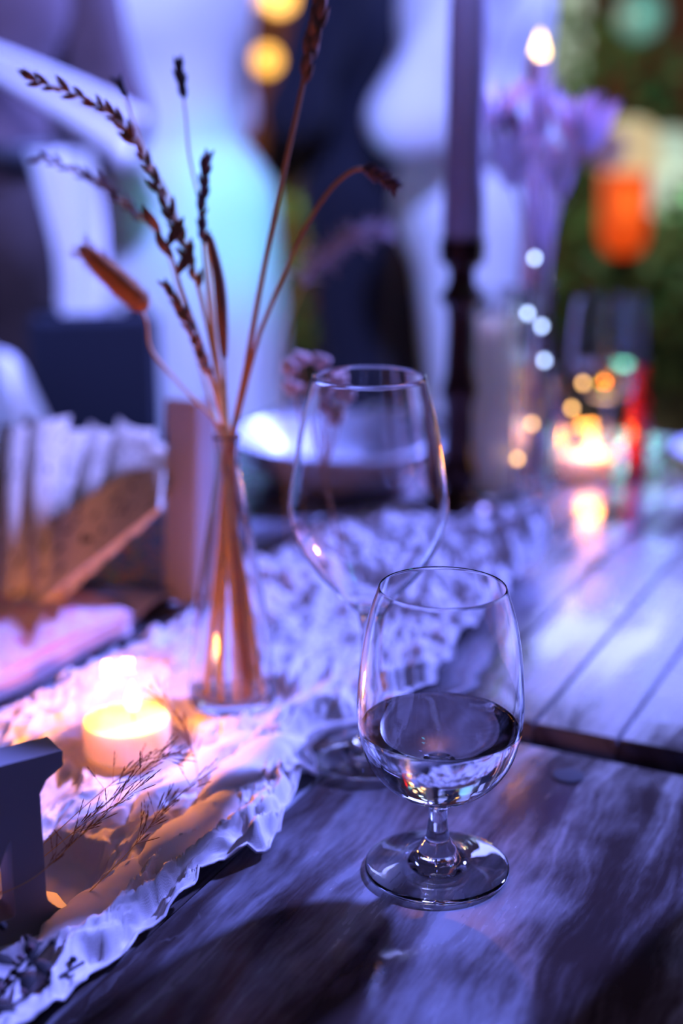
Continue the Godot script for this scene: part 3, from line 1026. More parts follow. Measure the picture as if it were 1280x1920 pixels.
# ---------------------------------------------------------------- the letter and the tea light
func rounded(pts: Array, r: Array, steps := 6) -> PackedVector2Array:
	var out := PackedVector2Array()
	var n := pts.size()
	for k in n:
		if r[k] <= 0.0:
			out.append(pts[k])
			continue
		var a: Vector2 = pts[k] + (pts[(k + n - 1) % n] - pts[k]).normalized() * r[k]
		var b: Vector2 = pts[k] + (pts[(k + 1) % n] - pts[k]).normalized() * r[k]
		for e in steps + 1:
			var t := float(e) / steps
			out.append(a.lerp(pts[k], t).lerp(pts[k].lerp(b, t), t))
	return out


func tea_light(called: String, label: String, at: Vector3, r: float, high: float, wax_top: float, energy: float, group := "") -> void:
	var o := thing(called, label, "tea light", at, 0.0, group)
	var outer := smooth_profile([Vector2(r * 0.80, 0.0), Vector2(r * 0.95, 0.002), Vector2(r, 0.008), Vector2(r, high * 0.72), Vector2(r * 0.965, high * 0.82), Vector2(r * 0.99, high * 0.9), Vector2(r * 0.985, high)], 5)
	var inner := smooth_profile([Vector2(r * 0.86, 0.004), Vector2(r * 0.93, 0.009), Vector2(r * 0.93, high * 0.72), Vector2(r * 0.9, high * 0.82), Vector2(r * 0.93, high * 0.9), Vector2(r * 0.93, high)], 5)
	part("glass_cup", glass_shape([Vector2(0, 0.0)] + outer, [Vector2(0, 0.0035)] + inner), M.thin_glass, o)
	var rw := r * 0.915
	var well := wax_top - 0.002
	part("wax", lathe([Vector2(0, 0.0042), Vector2(rw * 0.97, 0.0042), Vector2(rw, 0.008), Vector2(rw, wax_top - 0.001), Vector2(rw * 0.96, wax_top), Vector2(rw * 0.8, wax_top - 0.0008), Vector2(rw * 0.4, well), Vector2(0, well)], 48), M.wax, o)
	flame(o, Vector3(0.004, well + 0.0055, -0.002), high * 0.40, energy)


func letter_and_candle() -> void:
	var o := thing("letter_sign", "grey painted freestanding block letter M at the left edge", "letter sign", Vector3(-0.128, TOP + 0.0028, -0.596), atan2(0.539, 0.842))
	var c := CSGPolygon3D.new()
	c.name = "block_letter"
	c.mode = CSGPolygon3D.MODE_DEPTH
	c.depth = 0.018
	c.polygon = rounded(v2([0.0, 0.09, 0.0, 0.0825, -0.012, 0.0755, -0.012, 0.0135, 0.0, 0.007, 0.0, 0.0, -0.1, 0.0, -0.1, 0.007, -0.088, 0.0135, -0.088, 0.0755, -0.1, 0.0825, -0.1, 0.09, -0.066, 0.09, -0.05, 0.056, -0.034, 0.09]), [0.0004, 0.0008, 0.006, 0.006, 0.001, 0.0, 0.0, 0.001, 0.006, 0.006, 0.0008, 0.0004, 0.001, 0.003, 0.001])
	c.material = M.letter_paint
	o.add_child(c)
	c.position = Vector3(0, 0, 0)
	for side in 2:
		var hole := CSGPolygon3D.new()
		hole.name = "counter"
		hole.operation = CSGShape3D.OPERATION_SUBTRACTION
		hole.depth = 0.03
		var mx := func(x: float) -> float: return x if side == 0 else -0.1 - x
		hole.polygon = rounded([Vector2(mx.call(-0.0272), 0.054), Vector2(mx.call(-0.0272), 0.0125), Vector2(mx.call(-0.0448), 0.0125)], [0.0035, 0.003, 0.002])
		hole.material = M.letter_paint
		c.add_child(hole)
		hole.position = Vector3(0, 0, 0.006)
	tea_light("tea_light", "lit tea light in a clear glass cup in front of the bottle vase", on_table(0.035, -0.214, 0.0028), 0.0282, 0.052, 0.0235, 0.030)
	# dark dried flowers at the lower left corner
	var d := thing("dark_dried_flowers", "sprig of dark dried buds and leaves in the lower left corner", "dried flowers", Vector3(-0.006, -0.007, 0.016))
	for k in 7:
		var tip := Vector3(-0.162 + 0.009 * k, TOP + 0.02 + 0.010 * (k % 3), -0.565 + 0.012 * (k % 2))
		var pts := path([Vector3(-0.195, TOP + 0.012, -0.47 - 0.005 * k), Vector3(-0.170 + 0.004 * k, TOP + 0.02, -0.52), tip], 6)
		part("stem", tube(pts, func(_t): return 0.0007, 6), M.seed_dark, d)
		for n in 9:
			var p := along_path(pts, 0.3 + 0.08 * n)
			part("bud", ball(rng.randf_range(0.0011, 0.0019), 1.5, 8, 6), M.dry_purple if n % 2 else M.seed_dark, d, Transform3D(Basis.from_euler(Vector3(rng.randf(), 0, rng.randf())), p[0] + Vector3(rng.randf_range(-0.005, 0.005), 0.002, rng.randf_range(-0.004, 0.004))))
		for n in 7:
			var p := along_path(pts, 0.1 + 0.12 * n)
			var yaw := rng.randf() * TAU
			var leaf := func(u: float, v: float) -> Vector3:
				var wd := 0.0035 * sin(PI * clampf(v, 0.03, 0.97)) * (u - 0.5) * 2.0
				return Vector3(wd, 0.004 * sin(v * 2.6) - wd * wd * 100.0, v * 0.016)
			part("leaf", thick_sheet(5, 8, leaf, 0.0003), M.seed_dark, d, Transform3D(Basis(Vector3.UP, yaw), p[0]))


# ---------------------------------------------------------------- the things on the left
func left_side() -> void:
	# pink printed napkin, folded thick, nearest
	var n := thing("folded_napkin", "thick folded pink printed napkin at the left edge behind the letter", "napkin")
	var top := func(u: float, v: float) -> Vector3:
		var s := lerpf(-0.02, 0.215, v)
		var t := lerpf(-0.56, -0.352 + 0.02 * v, u)
		var curl := 0.006 * sin(v * 7.0 + u * 3.0) + 0.003 * fold_noise.get_noise_2d(u * 5.0, v * 6.0)
		return on_table(s, t, 0.030 - 0.014 * pow(u, 6.0) + curl * 0.6)
	part("upper_fold", thick_sheet(40, 40, top, 0.010, Vector2(1, 1)), M.pink_print, n)
	var low := func(u: float, v: float) -> Vector3:
		return on_table(lerpf(-0.025, 0.205, v), lerpf(-0.56, -0.345 + 0.018 * v, u), 0.0145 + 0.0015 * sin(v * 9.0))
	part("lower_fold", thick_sheet(24, 24, low, 0.012, Vector2(1, 1)), M.pink_print, n)
	# a pale folded strip of paper behind it
	var strip := func(u: float, v: float) -> Vector3:
		return on_table(lerpf(0.20, 0.27, v) + 0.02 * u, lerpf(-0.47, -0.335, u), 0.006 + 0.012 * sin(PI * v) * (1.0 - 0.4 * u))
	single("paper_strip", thick_sheet(24, 16, strip, 0.002), M.card_paper, "pale bent strip of paper lying behind the pink napkin", "paper")
	# speckled pleated cloth standing at the left
	var sp := thing("speckled_cloth", "tan speckled cloth bunched in pleats, standing at the left edge", "cloth")
	for k in 6:
		var f := func(u: float, v: float) -> Vector3:
			var x := lerpf(-0.262 + 0.021 * k, -0.222 + 0.019 * k, u) + 0.006 * sin(v * 4.0 + k)
			var low_h := lerpf(-0.02, 0.09, clampf((x + 0.262) / 0.13, 0.0, 1.0))
			var hi_h := 0.122 - 0.022 * pow(clampf((x + 0.262) / 0.13, 0.0, 1.0), 3.0) + 0.005 * sin(k * 2.0)
			var h := lerpf(maxf(low_h, 0.004), hi_h, v)
			return Vector3(x - 0.018 * v, TOP + h, -0.99 - 0.006 * k + 0.026 * sin(PI * u) * (1.0 - 0.25 * v) - 0.17 * v * v)
		part("pleat", thick_sheet(16, 24, f, 0.003, Vector2(0.5, 0.8)), M.speckled_cloth, sp)
	var lip := func(u: float, v: float) -> Vector3:
		var x := lerpf(-0.275, -0.132, u)
		var h := lerpf(-0.012, 0.098, u)
		return Vector3(x, TOP + maxf(h + 0.045 * v * (1.0 - 0.6 * pow(u, 4.0)), 0.004), -0.962 - 0.02 * u - 0.05 * v + 0.008 * sin(u * 14.0) * v)
	part("front_fold", thick_sheet(40, 14, lip, 0.004, Vector2(1.0, 0.4)), M.speckled_cloth, sp)
	# printed carton and terracotta cup
	single("printed_carton", box(Vector3(0.085, 0.062, 0.05), 0.002, Vector3(0, 0.031, 0)), M.carton_print, "small carton printed in blue, green and orange behind the napkin", "carton", "", Transform3D(Basis(Vector3.UP, 0.5), Vector3(-0.185, TOP, -1.085)))
	single("clay_cup", lathe([Vector2(0, 0), Vector2(0.021, 0), Vector2(0.027, 0.036), Vector2(0.0285, 0.037), Vector2(0.0285, 0.045), Vector2(0.026, 0.045), Vector2(0.0235, 0.034), Vector2(0.019, 0.004), Vector2(0, 0.004)], 40), M.terracotta, "small terracotta cup behind the vase on the left", "cup", "", Transform3D(Basis(), Vector3(-0.128, TOP, -1.12)))
	# tall folded card
	var card := func(u: float, v: float) -> Vector3:
		var bend := absf(u - 0.66)
		return Vector3(-0.140 + 0.040 * u + 0.004 * v, TOP + 0.002 + (0.155 + 0.010 * u - 0.006 * u * u) * v, -1.06 + 0.045 * (0.66 - bend) - 0.022 * v)
	single("folded_card", thick_sheet(24, 24, card, 0.0008), M.card_paper, "tall folded menu card standing upright behind the bottle vase", "card")


# ---------------------------------------------------------------- the far table
func far_table() -> void:
	# white dish seen through the wine glass
	var dish := smooth_profile(v2([0.055, 0.0, 0.075, 0.006, 0.098, 0.026, 0.112, 0.046]), 6)
	var inside := smooth_profile(v2([0.0, 0.006, 0.05, 0.008, 0.072, 0.016, 0.092, 0.033, 0.107, 0.046]), 6)
	single("white_dish", glass_shape([Vector2(0, 0.0)] + dish, inside), M.white_glaze, "wide white shallow dish seen through the wine glass", "dish", "", Transform3D(Basis(), Vector3(0.0, TOP, -1.43)))
	# candlestick and taper
	var cs := thing("candlestick", "dark bronze candlestick with ball knobs right of the wine glass", "candlestick", Vector3(0.110, TOP, -1.308))
	part("base", lathe(smooth_profile(v2([0.0, 0.0, 0.034, 0.0, 0.036, 0.004, 0.030, 0.010, 0.016, 0.016, 0.011, 0.026]), 5), 40), M.bronze, cs)
	part("shaft", lathe(smooth_profile(v2([0.014, 0.026, 0.019, 0.04, 0.0145, 0.056, 0.0135, 0.10, 0.017, 0.118, 0.0135, 0.136, 0.0125, 0.19, 0.0195, 0.204, 0.0125, 0.219, 0.0125, 0.232]), 5), 40), M.bronze, cs)
	part("cup", lathe(v2([0.0125, 0.232, 0.0205, 0.238, 0.0212, 0.258, 0.0195, 0.258, 0.0190, 0.242, 0.0, 0.242]), 40), M.bronze, cs)
	var taper := thing("taper_candle", "tall lilac taper candle in the bronze candlestick, flame above the frame", "candle", Vector3(0.110, TOP + 0.243, -1.308))
	part("wax", lathe(smooth_profile(v2([0.0, 0.0, 0.0175, 0.0, 0.0172, 0.1, 0.0165, 0.215, 0.0140, 0.223, 0.0, 0.221]), 4), 32), M.lilac_wax, taper)
	flame(taper, Vector3(0, 0.226, 0), 0.03, 0.02)
	var t2 := thing("taper_candle", "lit lilac taper candle behind the glass flower vase", "candle", Vector3(0.215, TOP, -1.62))
	part("wax", lathe(smooth_profile(v2([0.0, 0.0, 0.0135, 0.0, 0.0132, 0.2, 0.0130, 0.405, 0.0110, 0.414, 0.0, 0.412]), 4), 32), M.lilac_wax, t2)
	flame(t2, Vector3(0, 0.417, 0), 0.034, 0.02)
	part("holder", lathe(smooth_profile(v2([0.0, 0.0, 0.035, 0.0, 0.036, 0.004, 0.018, 0.012, 0.0155, 0.03, 0.0165, 0.05, 0.0140, 0.05]), 4), 32), M.bronze, t2)
	# tall ribbed clear vase with lilac dried flowers, a smaller bottle beside it
	var rv := thing("ribbed_glass_cylinder", "tall ribbed clear glass cylinder around a pale pillar, right of the candlestick", "candle holder", Vector3(0.146, TOP, -1.36))
	var ro := [Vector2(0, 0.0)] + smooth_profile(v2([0.034, 0.0, 0.0375, 0.004, 0.0385, 0.02, 0.036, 0.09, 0.034, 0.15, 0.037, 0.205]), 6)
	var ri := [Vector2(0, 0.012)] + smooth_profile(v2([0.030, 0.012, 0.0345, 0.02, 0.032, 0.09, 0.030, 0.15, 0.033, 0.205]), 6)
	var prof := ro.duplicate()
	ri.reverse()
	prof.append_array(ri)
	part("glass", lathe(prof, 120, 20, 0.03, 60.0), M.clear_glass, rv)
	single("pale_pillar", lathe(smooth_profile(v2([0.0, 0.0125, 0.025, 0.0125, 0.026, 0.02, 0.026, 0.165, 0.024, 0.172, 0.012, 0.170, 0.0, 0.168]), 5), 40), M.wax, "pale pillar put inside the ribbed glass cylinder to brighten it", "candle", "", Transform3D(Basis(), Vector3(0.146, TOP, -1.36)))  # pale pillar put inside so the glass column reads bright
	var bt := thing("clear_bottle", "narrow clear glass bottle holding the lilac flowers", "bottle", Vector3(0.196, TOP, -1.40))
	part("glass", glass_shape([Vector2(0, 0.0)] + smooth_profile(v2([0.024, 0.0, 0.0265, 0.004, 0.0265, 0.09, 0.022, 0.12, 0.0125, 0.145, 0.0115, 0.2, 0.0135, 0.205]), 5), [Vector2(0, 0.008)] + smooth_profile(v2([0.021, 0.008, 0.0238, 0.014, 0.0238, 0.09, 0.0195, 0.118, 0.0100, 0.145, 0.0092, 0.2, 0.0110, 0.205]), 5)), M.clear_glass, bt)
	var fl := thing("lilac_flower_bunch", "bunch of lilac dried flowers with fan petals in the narrow clear bottle", "dried flowers")
	for k in 7:
		var a := -0.9 + 0.3 * k
		var tip := Vector3(0.190 + 0.050 * a, TOP + 0.365 + 0.03 * cos(k * 2.3), -1.39 + 0.02 * sin(k * 1.9))
		var pts := path([Vector3(0.196 + 0.008 * sin(k), TOP + 0.016, -1.40 + 0.008 * cos(k)), Vector3(0.196 + 0.005 * a, TOP + 0.2, -1.40), Vector3(0.194 + 0.018 * a, TOP + 0.29, -1.395), tip], 6)
		part("stem", tube(pts, func(_t): return 0.0016, 7), M.lilac_petal, fl)
		var head := Node3D.new()
		head.name = "flower_head"
		fl.add_child(head, true)
		for e in 6:
			var yaw := TAU * e / 6 + k
			var petal := func(u: float, v: float) -> Vector3:
				var wd := 0.0085 * sin(PI * clampf(0.12 + 0.86 * v, 0.0, 1.0)) * (u - 0.5) * 2.0
				return Vector3(wd, v * 0.055, 0.004 + 0.014 * v * v + wd * wd * 40.0)
			part("petal", thick_sheet(6, 10, petal, 0.0004), M.lilac_petal, head, Transform3D(Basis.from_euler(Vector3(0, yaw, -a * 0.55)), tip - Vector3(0, 0.045, 0)))
	for k in 3:
		var q := stem_thing("dark_bud_stalk", ["dark bud stalk leaning furthest left out of the flower bottle", "short dark bud stalk left of the lilac petals", "dark bud stalk just under the far flame"][k], [Vector3(0.190 + 0.006 * k, TOP + 0.016, -1.392), Vector3(0.192 + 0.003 * k, TOP + 0.2, -1.396), Vector3([0.145, 0.158, 0.176][k], TOP + [0.345, 0.36, 0.405][k], -1.38)], 0.0012, 0.0008, M.dry_purple)
		part("bud", tube([q[1][-1] - Vector3(0, 0.012, 0), q[1][-1], q[1][-1] + Vector3(0.001, 0.014, 0)], func(t): return 0.0062 * sin(PI * (0.12 + 0.76 * t)), 10), M.dry_purple, q[0])
	# second tea light, glass of amber drink, slim red glass
	tea_light("tea_light", "lit tea light in a glass cup on the dark far table", Vector3(0.259, TOP, -1.449), 0.031, 0.05, 0.022, 0.02)
	var wg := thing("wine_glass", "short stemmed glass of amber drink behind the far tea light", "wine glass", Vector3(0.295, TOP, -1.56))
	var wf := [Vector2(0, 0.0006)] + smooth_profile(v2([0.034, 0.0, 0.036, 0.0012, 0.02, 0.004, 0.007, 0.010, 0.0045, 0.03, 0.006, 0.052]), 4)
	var wo := smooth_profile(v2([0.006, 0.052, 0.02, 0.058, 0.036, 0.075, 0.0425, 0.10, 0.042, 0.13, 0.038, 0.172]), 5)
	var wi := smooth_profile(v2([0.0, 0.056, 0.018, 0.0605, 0.0345, 0.077, 0.0412, 0.10, 0.0407, 0.13, 0.0368, 0.172]), 5)
	part("glass", glass_shape(wf + wo.slice(1), wi), M.clear_glass, wg)
	var drink := []
	for p in wi:
		if p.y < 0.094:
			drink.append(Vector2(p.x + (0.0004 if p.x > 0.0 else 0.0), p.y - 0.0004))
	drink += v2([0.0408, 0.095, 0.0, 0.095])
	single("amber_drink", lathe(drink, 48), M.amber_drink, "amber drink in the short stemmed glass", "drink", "", Transform3D(Basis(), wg.position))
	single("red_glass_bottle", glass_shape([Vector2(0, 0.0)] + smooth_profile(v2([0.0095, 0.0, 0.0105, 0.003, 0.0105, 0.07, 0.007, 0.09, 0.0062, 0.112]), 5), [Vector2(0, 0.006)] + smooth_profile(v2([0.007, 0.006, 0.0082, 0.012, 0.0082, 0.07, 0.005, 0.09, 0.0042, 0.112]), 5)), M.red_glass, "slim red glass bottle right of the far tea light", "bottle", "", Transform3D(Basis(), Vector3(0.312, TOP, -1.462)))
	# added glowing dots standing in for highlights on the glass bottles
	var ml := thing("glass_highlight_dots", "added glowing dots for the highlights on the glass bottles left of the far tea light", "string lights")
	var dots := v3([0.168, 0.272, -1.31, 0.178, 0.239, -1.325, 0.1735, 0.188, -1.325, 0.187, 0.176, -1.325, 0.193, 0.141, -1.34, 0.184, 0.078, -1.345, 0.168, 0.050, -1.318, 0.222, 0.0935, -1.345, 0.236, 0.113, -1.37])
	part("wire", tube(path(dots.slice(1), 6), func(_t): return 0.0004, 5), M.wick, ml)  # added wire joining the highlight dots
	for k in range(1, dots.size()):
		part("highlight_dot", ball(0.0026, 1.2, 10, 6), M.warm_dot_glow if k in [5, 6, 7, 8] else M.cool_dot_glow, ml, Transform3D(Basis(), dots[k]))
		glow_light(ml, dots[k], Color(1.0, 0.8, 0.55) if k in [5, 6, 7, 8] else Color(0.75, 0.82, 1.0), 0.0003, 0.002)  # added small light at each highlight dot
	# plate on the right
	single("side_plate", glass_shape([Vector2(0, 0.0)] + v2([0.05, 0.0, 0.058, 0.004, 0.085, 0.012]), v2([0.0, 0.004, 0.05, 0.004, 0.058, 0.007, 0.084, 0.0145])), M.white_glaze, "pale side plate at the right edge of the far table", "plate", "", Transform3D(Basis(), Vector3(0.445, TOP, -1.50)))


# ---------------------------------------------------------------- guests beyond the table
func body_bones(pose: int) -> Array:      # pose 0: hands behind the back; 1: elbows back, hands together in front
	var b := [
		[Vector3(0, 0.93, 0), Vector3(0, 1.08, 0.0), 0.135, 0.115], [Vector3(-0.06, 1.28, 0), Vector3(0.06, 1.28, 0), 0.115, 0.115], [Vector3(0, 1.08, 0), Vector3(0, 1.30, 0), 0.118, 0.125],
		[Vector3(-0.15, 1.375, -0.01), Vector3(0.15, 1.375, -0.01), 0.055, 0.055], [Vector3(0, 1.38, -0.01), Vector3(0, 1.50, 0.01), 0.058, 0.052],
	]
	for s in [-1.0, 1.0]:
		var elbow := Vector3(s * 0.235, 1.10, -0.07) if pose == 0 else Vector3(s * 0.23, 1.09, -0.13)
		b.append([Vector3(s * 0.085, 0.90, 0), Vector3(s * 0.095, 0.48, 0.01), 0.098, 0.056])
		b.append([Vector3(s * 0.095, 0.48, 0.01), Vector3(s * 0.10, 0.09, -0.02), 0.058, 0.036])
		b.append([Vector3(s * 0.10, 0.05, -0.03), Vector3(s * 0.12, 0.03, 0.14), 0.042, 0.028])
		b.append([Vector3(s * 0.175, 1.36, -0.01), elbow, 0.05, 0.04])
		b.append([elbow, wrist(s, pose), 0.041, 0.028])
	return b


func wrist(s: float, pose: int) -> Vector3:
	return Vector3(s * 0.07, 0.99, -0.19) if pose == 0 else Vector3(s * 0.10, 1.06, 0.17)


func head_bones() -> Array:
	var c := Vector3(0, 1.585, 0.02)
	return [[c + Vector3(0, 0.02, -0.015), c + Vector3(0, 0.03, 0.005), 0.088, 0.085], [c + Vector3(0, -0.05, 0.03), c + Vector3(0, -0.085, 0.05), 0.058, 0.034], [c + Vector3(0, -0.1, -0.02), c + Vector3(0, -0.17, -0.03), 0.054, 0.058],
		[c + Vector3(0, 0.005, 0.088), c + Vector3(0, -0.03, 0.103), 0.008, 0.013], [c + Vector3(-0.018, -0.062, 0.083), c + Vector3(0.018, -0.062, 0.083), 0.008, 0.008],
		[c + Vector3(-0.086, 0.01, -0.01), c + Vector3(-0.088, -0.03, -0.005), 0.014, 0.009], [c + Vector3(0.086, 0.01, -0.01), c + Vector3(0.088, -0.03, -0.005), 0.014, 0.009],
		[c + Vector3(-0.05, 0.025, 0.068), c + Vector3(-0.015, 0.028, 0.083), 0.012, 0.012], [c + Vector3(0.05, 0.025, 0.068), c + Vector3(0.015, 0.028, 0.083), 0.012, 0.012]]


func hand_bones(s: float, pose: int) -> Array:
	var w := wrist(s, pose)
	var d := (Vector3(-s * 0.92, -0.36, -0.12) if pose == 0 else Vector3(-s * 0.55, -0.2, 0.8)).normalized()
	var up := Vector3(0, 0.9, -0.3) if pose == 0 else Vector3(0, 1, 0.1)
	var palm := w + d * 0.075
	var b := [[w, w + d * 0.02, 0.026, 0.026]]
	for k in 4:
		var base := palm + up * (0.026 - 0.018 * k)
		b.append([w + d * 0.015 + up * (0.012 - 0.008 * k), base, 0.014, 0.0115])
		var l: float = [0.040, 0.046, 0.043, 0.034][k]
		var mid := base + (d + Vector3(0, 0, -0.25)).normalized() * l
		var tip := mid + (d * 0.5 + Vector3(0, -0.1, 0.75)).normalized() * l * 0.75
		b.append([base, mid, 0.0098, 0.0088])
		b.append([mid, tip, 0.0088, 0.0074])
	var th := w + d * 0.03 + up * 0.022
	b.append([th, th + (d * 0.6 + up).normalized() * 0.035, 0.0125, 0.0105])
	b.append([th + (d * 0.6 + up).normalized() * 0.035, th + (d * 0.6 + up).normalized() * 0.035 + d * 0.03, 0.0102, 0.0085])
	return b


func garment(bones: Array, keep: Array, grow: float) -> Shape:
	var g := []
	for k in keep:
		var b: Array = bones[k].duplicate()
		b[2] += grow
		b[3] += grow
		g.append(b)
	return body_shape(g, 0.018, 0.05)


func guests() -> void:
	var hair_s := body_shape([[Vector3(0, 1.625, -0.005), Vector3(0, 1.60, -0.03), 0.096, 0.098], [Vector3(0, 1.60, -0.04), Vector3(0, 1.47, -0.06), 0.085, 0.05]], 0.01, 0.03).mesh()
	var eye := ball(0.0115, 1.0, 12, 8).mesh()
	var made := []
	for pose in 2:
		var bones := body_bones(pose)
		var skin := body_shape(bones, 0.018, 0.05)
		skin.join(body_shape(head_bones(), 0.008, 0.018), Transform3D())
		for s in [-1.0, 1.0]:
			skin.join(body_shape(hand_bones(s, pose), 0.0045, 0.008), Transform3D())
		made.append([skin.mesh(), garment(bones, [0, 1, 2, 3], 0.016).mesh(), garment(bones, [0, 5, 6, 10, 11], 0.02).mesh(), garment(bones, [3, 8, 9, 13, 14], 0.022).mesh(), garment([bones[7], bones[12]], [0, 1], 0.008).mesh()])
	var figure := func(label: String, at: Vector3, turn: float, pose: int, top_m: Material, leg_m: Material) -> Node3D:
		var o := thing("person", label, "person", at, turn)
		part("body", made[pose][0], M.skin, o)
		part("top", made[pose][1], top_m, o)
		part("trousers", made[pose][2], leg_m, o)
		part("sleeves", made[pose][3], top_m, o)
		part("shoes", made[pose][4], M.black_leather, o)
		part("hair", hair_s, M.dark_hair, o)
		for s in [-1.0, 1.0]:
			part("eye", eye, M.seed_dark, o, Transform3D(Basis(), Vector3(s * 0.032, 1.597, 0.093)))
		return o
	var a: Node3D = figure.call("person all in white with a loose skirt, standing beyond the grasses in cyan light", Vector3(-0.335, 0, -2.72), 0.9, 0, M.white_linen, M.white_linen)
	var skirt := func(u: float, v: float) -> Vector3:
		var an := TAU * u
		var h := lerpf(1.12, 0.36, v)
		var w := lerpf(0.128, 0.168, smoothstep(0.0, 0.2, v)) + 0.010 * v
		var fold := 1.0 + (0.05 * sin(an * 7.0 + v * 2.0) + 0.06 * fold_noise.get_noise_2d(sin(an) * 2.0 + 3.0, cos(an) * 2.0 + v * 2.0)) * smoothstep(0.05, 0.6, v)
		return Vector3(sin(an) * w * fold + 0.03 * smoothstep(0.0, 0.25, v), h, cos(an) * w * 0.95 * fold + 0.04 * smoothstep(0.0, 0.25, v))
	part("skirt", thick_sheet(96, 40, skirt, -0.003, Vector2(12, 12)), M.white_linen, a)
	figure.call("person in dark navy clothes standing between the two in white", Vector3(0.065, 0, -3.4), 1.15, 0, M.navy_cloth, M.navy_cloth)
	figure.call("person in white turned sideways behind the lit candlestick", Vector3(0.255, 0, -2.88), PI / 2, 1, M.white_linen, M.white_linen)
	var b: Node3D = figure.call("person in a mauve top and brown trousers with a white scarf at the left edge", Vector3(-0.585, 0, -2.22), 0.25, 0, M.mauve_knit, M.brown_cloth)
	figure.call("unseen person outside the frame at the right, placed to shade the far table", Vector3(0.95, 0, -2.36), -0.8, 0, M.brown_cloth, M.navy_cloth)  # out of view, stands there to darken the far table
	var belt := Shape.new()
	var rows := []
	for r in [[1.030, 0.150], [1.033, 0.160], [1.066, 0.158], [1.069, 0.148]]:
		var ring := []
		for j in 40:
			var an := TAU * j / 40
			ring.append(Vector3(sin(an) * r[1] * 1.05, r[0], cos(an) * r[1]))
		rows.append(ring)
	belt.grid(rows, true)
	part("belt", belt, M.black_leather, b)
	var scarf := func(u: float, v: float) -> Vector3:
		var p := Vector3(0.03, 1.195, 0.17).cubic_interpolate(Vector3(0.25, 1.07, 0.19), Vector3(-0.2, 1.30, 0.0), Vector3(0.30, 0.95, 0.2), v)
		return p + Vector3(0.02, 0.05, 0) * (u - 0.5) * (0.5 + v) + Vector3(0, 0, 0.012 * sin(u * 9.0))
	part("scarf", thick_sheet(14, 30, scarf, 0.004, Vector2(1, 4)), M.white_linen, b)
	var tail := func(u: float, v: float) -> Vector3:
		var x := 0.145 + 0.02 * sin(v * 3.0) + (u - 0.5) * (0.085 - 0.03 * v)
		return Vector3(x, lerpf(1.06, 0.76, v), 0.185 + 0.015 * sin(u * 8.0 + v * 3.0))
	part("scarf_end", thick_sheet(14, 24, tail, 0.004, Vector2(1, 4)), M.white_linen, b)

	# navy chair and the cloth beside its back
	var ch := thing("dining_chair", "dark navy chair at the left tucked under the far side of the table", "chair", Vector3(-0.325, 0, -1.86), 0.2)
	part("backrest", box(Vector3(0.17, 0.32, 0.025), 0.01, Vector3(0.0, 0.70, 0.0)), M.navy_cloth, ch)
	part("seat", box(Vector3(0.32, 0.05, 0.30), 0.015, Vector3(0, 0.45, 0.14)), M.navy_cloth, ch)
	for x in [-0.14, 0.14]:
		part("leg", box(Vector3(0.035, 0.43, 0.035), 0.004, Vector3(x, 0.215, 0.03)), M.black_metal, ch)
		part("leg", box(Vector3(0.035, 0.43, 0.035), 0.004, Vector3(x, 0.215, 0.26)), M.black_metal, ch)
		part("post", box(Vector3(0.03, 0.42, 0.02), 0.004, Vector3(x * 0.4, 0.66, -0.012)), M.black_metal, ch)
	var drape := func(u: float, v: float) -> Vector3:
		return Vector3(-0.51 + 0.10 * u + 0.035 * v * u + 0.03 * v, TOP + lerpf(0.10 - 0.05 * u * u, -0.10, v), -1.80 + 0.012 * sin(u * 12.0 + v))
	single("draped_cloth", thick_sheet(20, 20, drape, 0.004), M.white_linen, "white cloth hanging in a triangle at the left edge beside the navy chair", "cloth")


# ---------------------------------------------------------------- the distance
func bush(label: String, at: Vector3, size: Vector3, leaves: int, seed_n: int) -> void:
	var o := thing("shrub", label, "shrub", at)
	var r := RandomNumberGenerator.new()
	r.seed = seed_n
	for k in 5:
		var a := r.randf() * TAU
		part("branch", tube(path([Vector3(0, 0, 0), Vector3(cos(a) * size.x * 0.2, size.y * 0.5, sin(a) * size.z * 0.2), Vector3(cos(a) * size.x * 0.4, size.y * 0.9, sin(a) * size.z * 0.4)], 5), func(t): return 0.015 * (1.1 - t), 6), M.barn_wood, o)
	var leaf := func(u: float, v: float) -> Vector3:
		var wd := 0.022 * sin(PI * clampf(v, 0.03, 0.97)) * (u - 0.5) * 2.0
		return Vector3(wd, -wd * wd * 8.0, v * 0.08)
	var one := thick_sheet(4, 6, leaf, 0.0006).mesh()
	var mm := MultiMesh.new()
	mm.transform_format = MultiMesh.TRANSFORM_3D
	mm.mesh = one
	mm.instance_count = leaves
	for k in leaves:
		var p := Vector3(r.randfn(), r.randfn(), r.randfn()).normalized() * pow(r.randf(), 0.4) * 0.5 * size + Vector3(0, size.y * 0.55, 0)
		mm.set_instance_transform(k, Transform3D(Basis.from_euler(Vector3(r.randf() * TAU, r.randf() * TAU, r.randf() * TAU)), p))
	var mi := MultiMeshInstance3D.new()
	mi.name = "foliage"
	mi.multimesh = mm
	mi.material_override = M.leaf
	mi.set_meta("kind", "stuff")
	o.add_child(mi)


func glow_light(parent: Node3D, at: Vector3, c: Color, energy: float, size: float) -> void:
	var l := OmniLight3D.new()
	l.name = "lamp_light"
	l.light_color = c
	l.light_energy = energy
	l.light_size = size
	l.omni_range = 20.0
	l.omni_attenuation = 2.0
	l.shadow_enabled = true
	parent.add_child(l, true)
	l.position = at


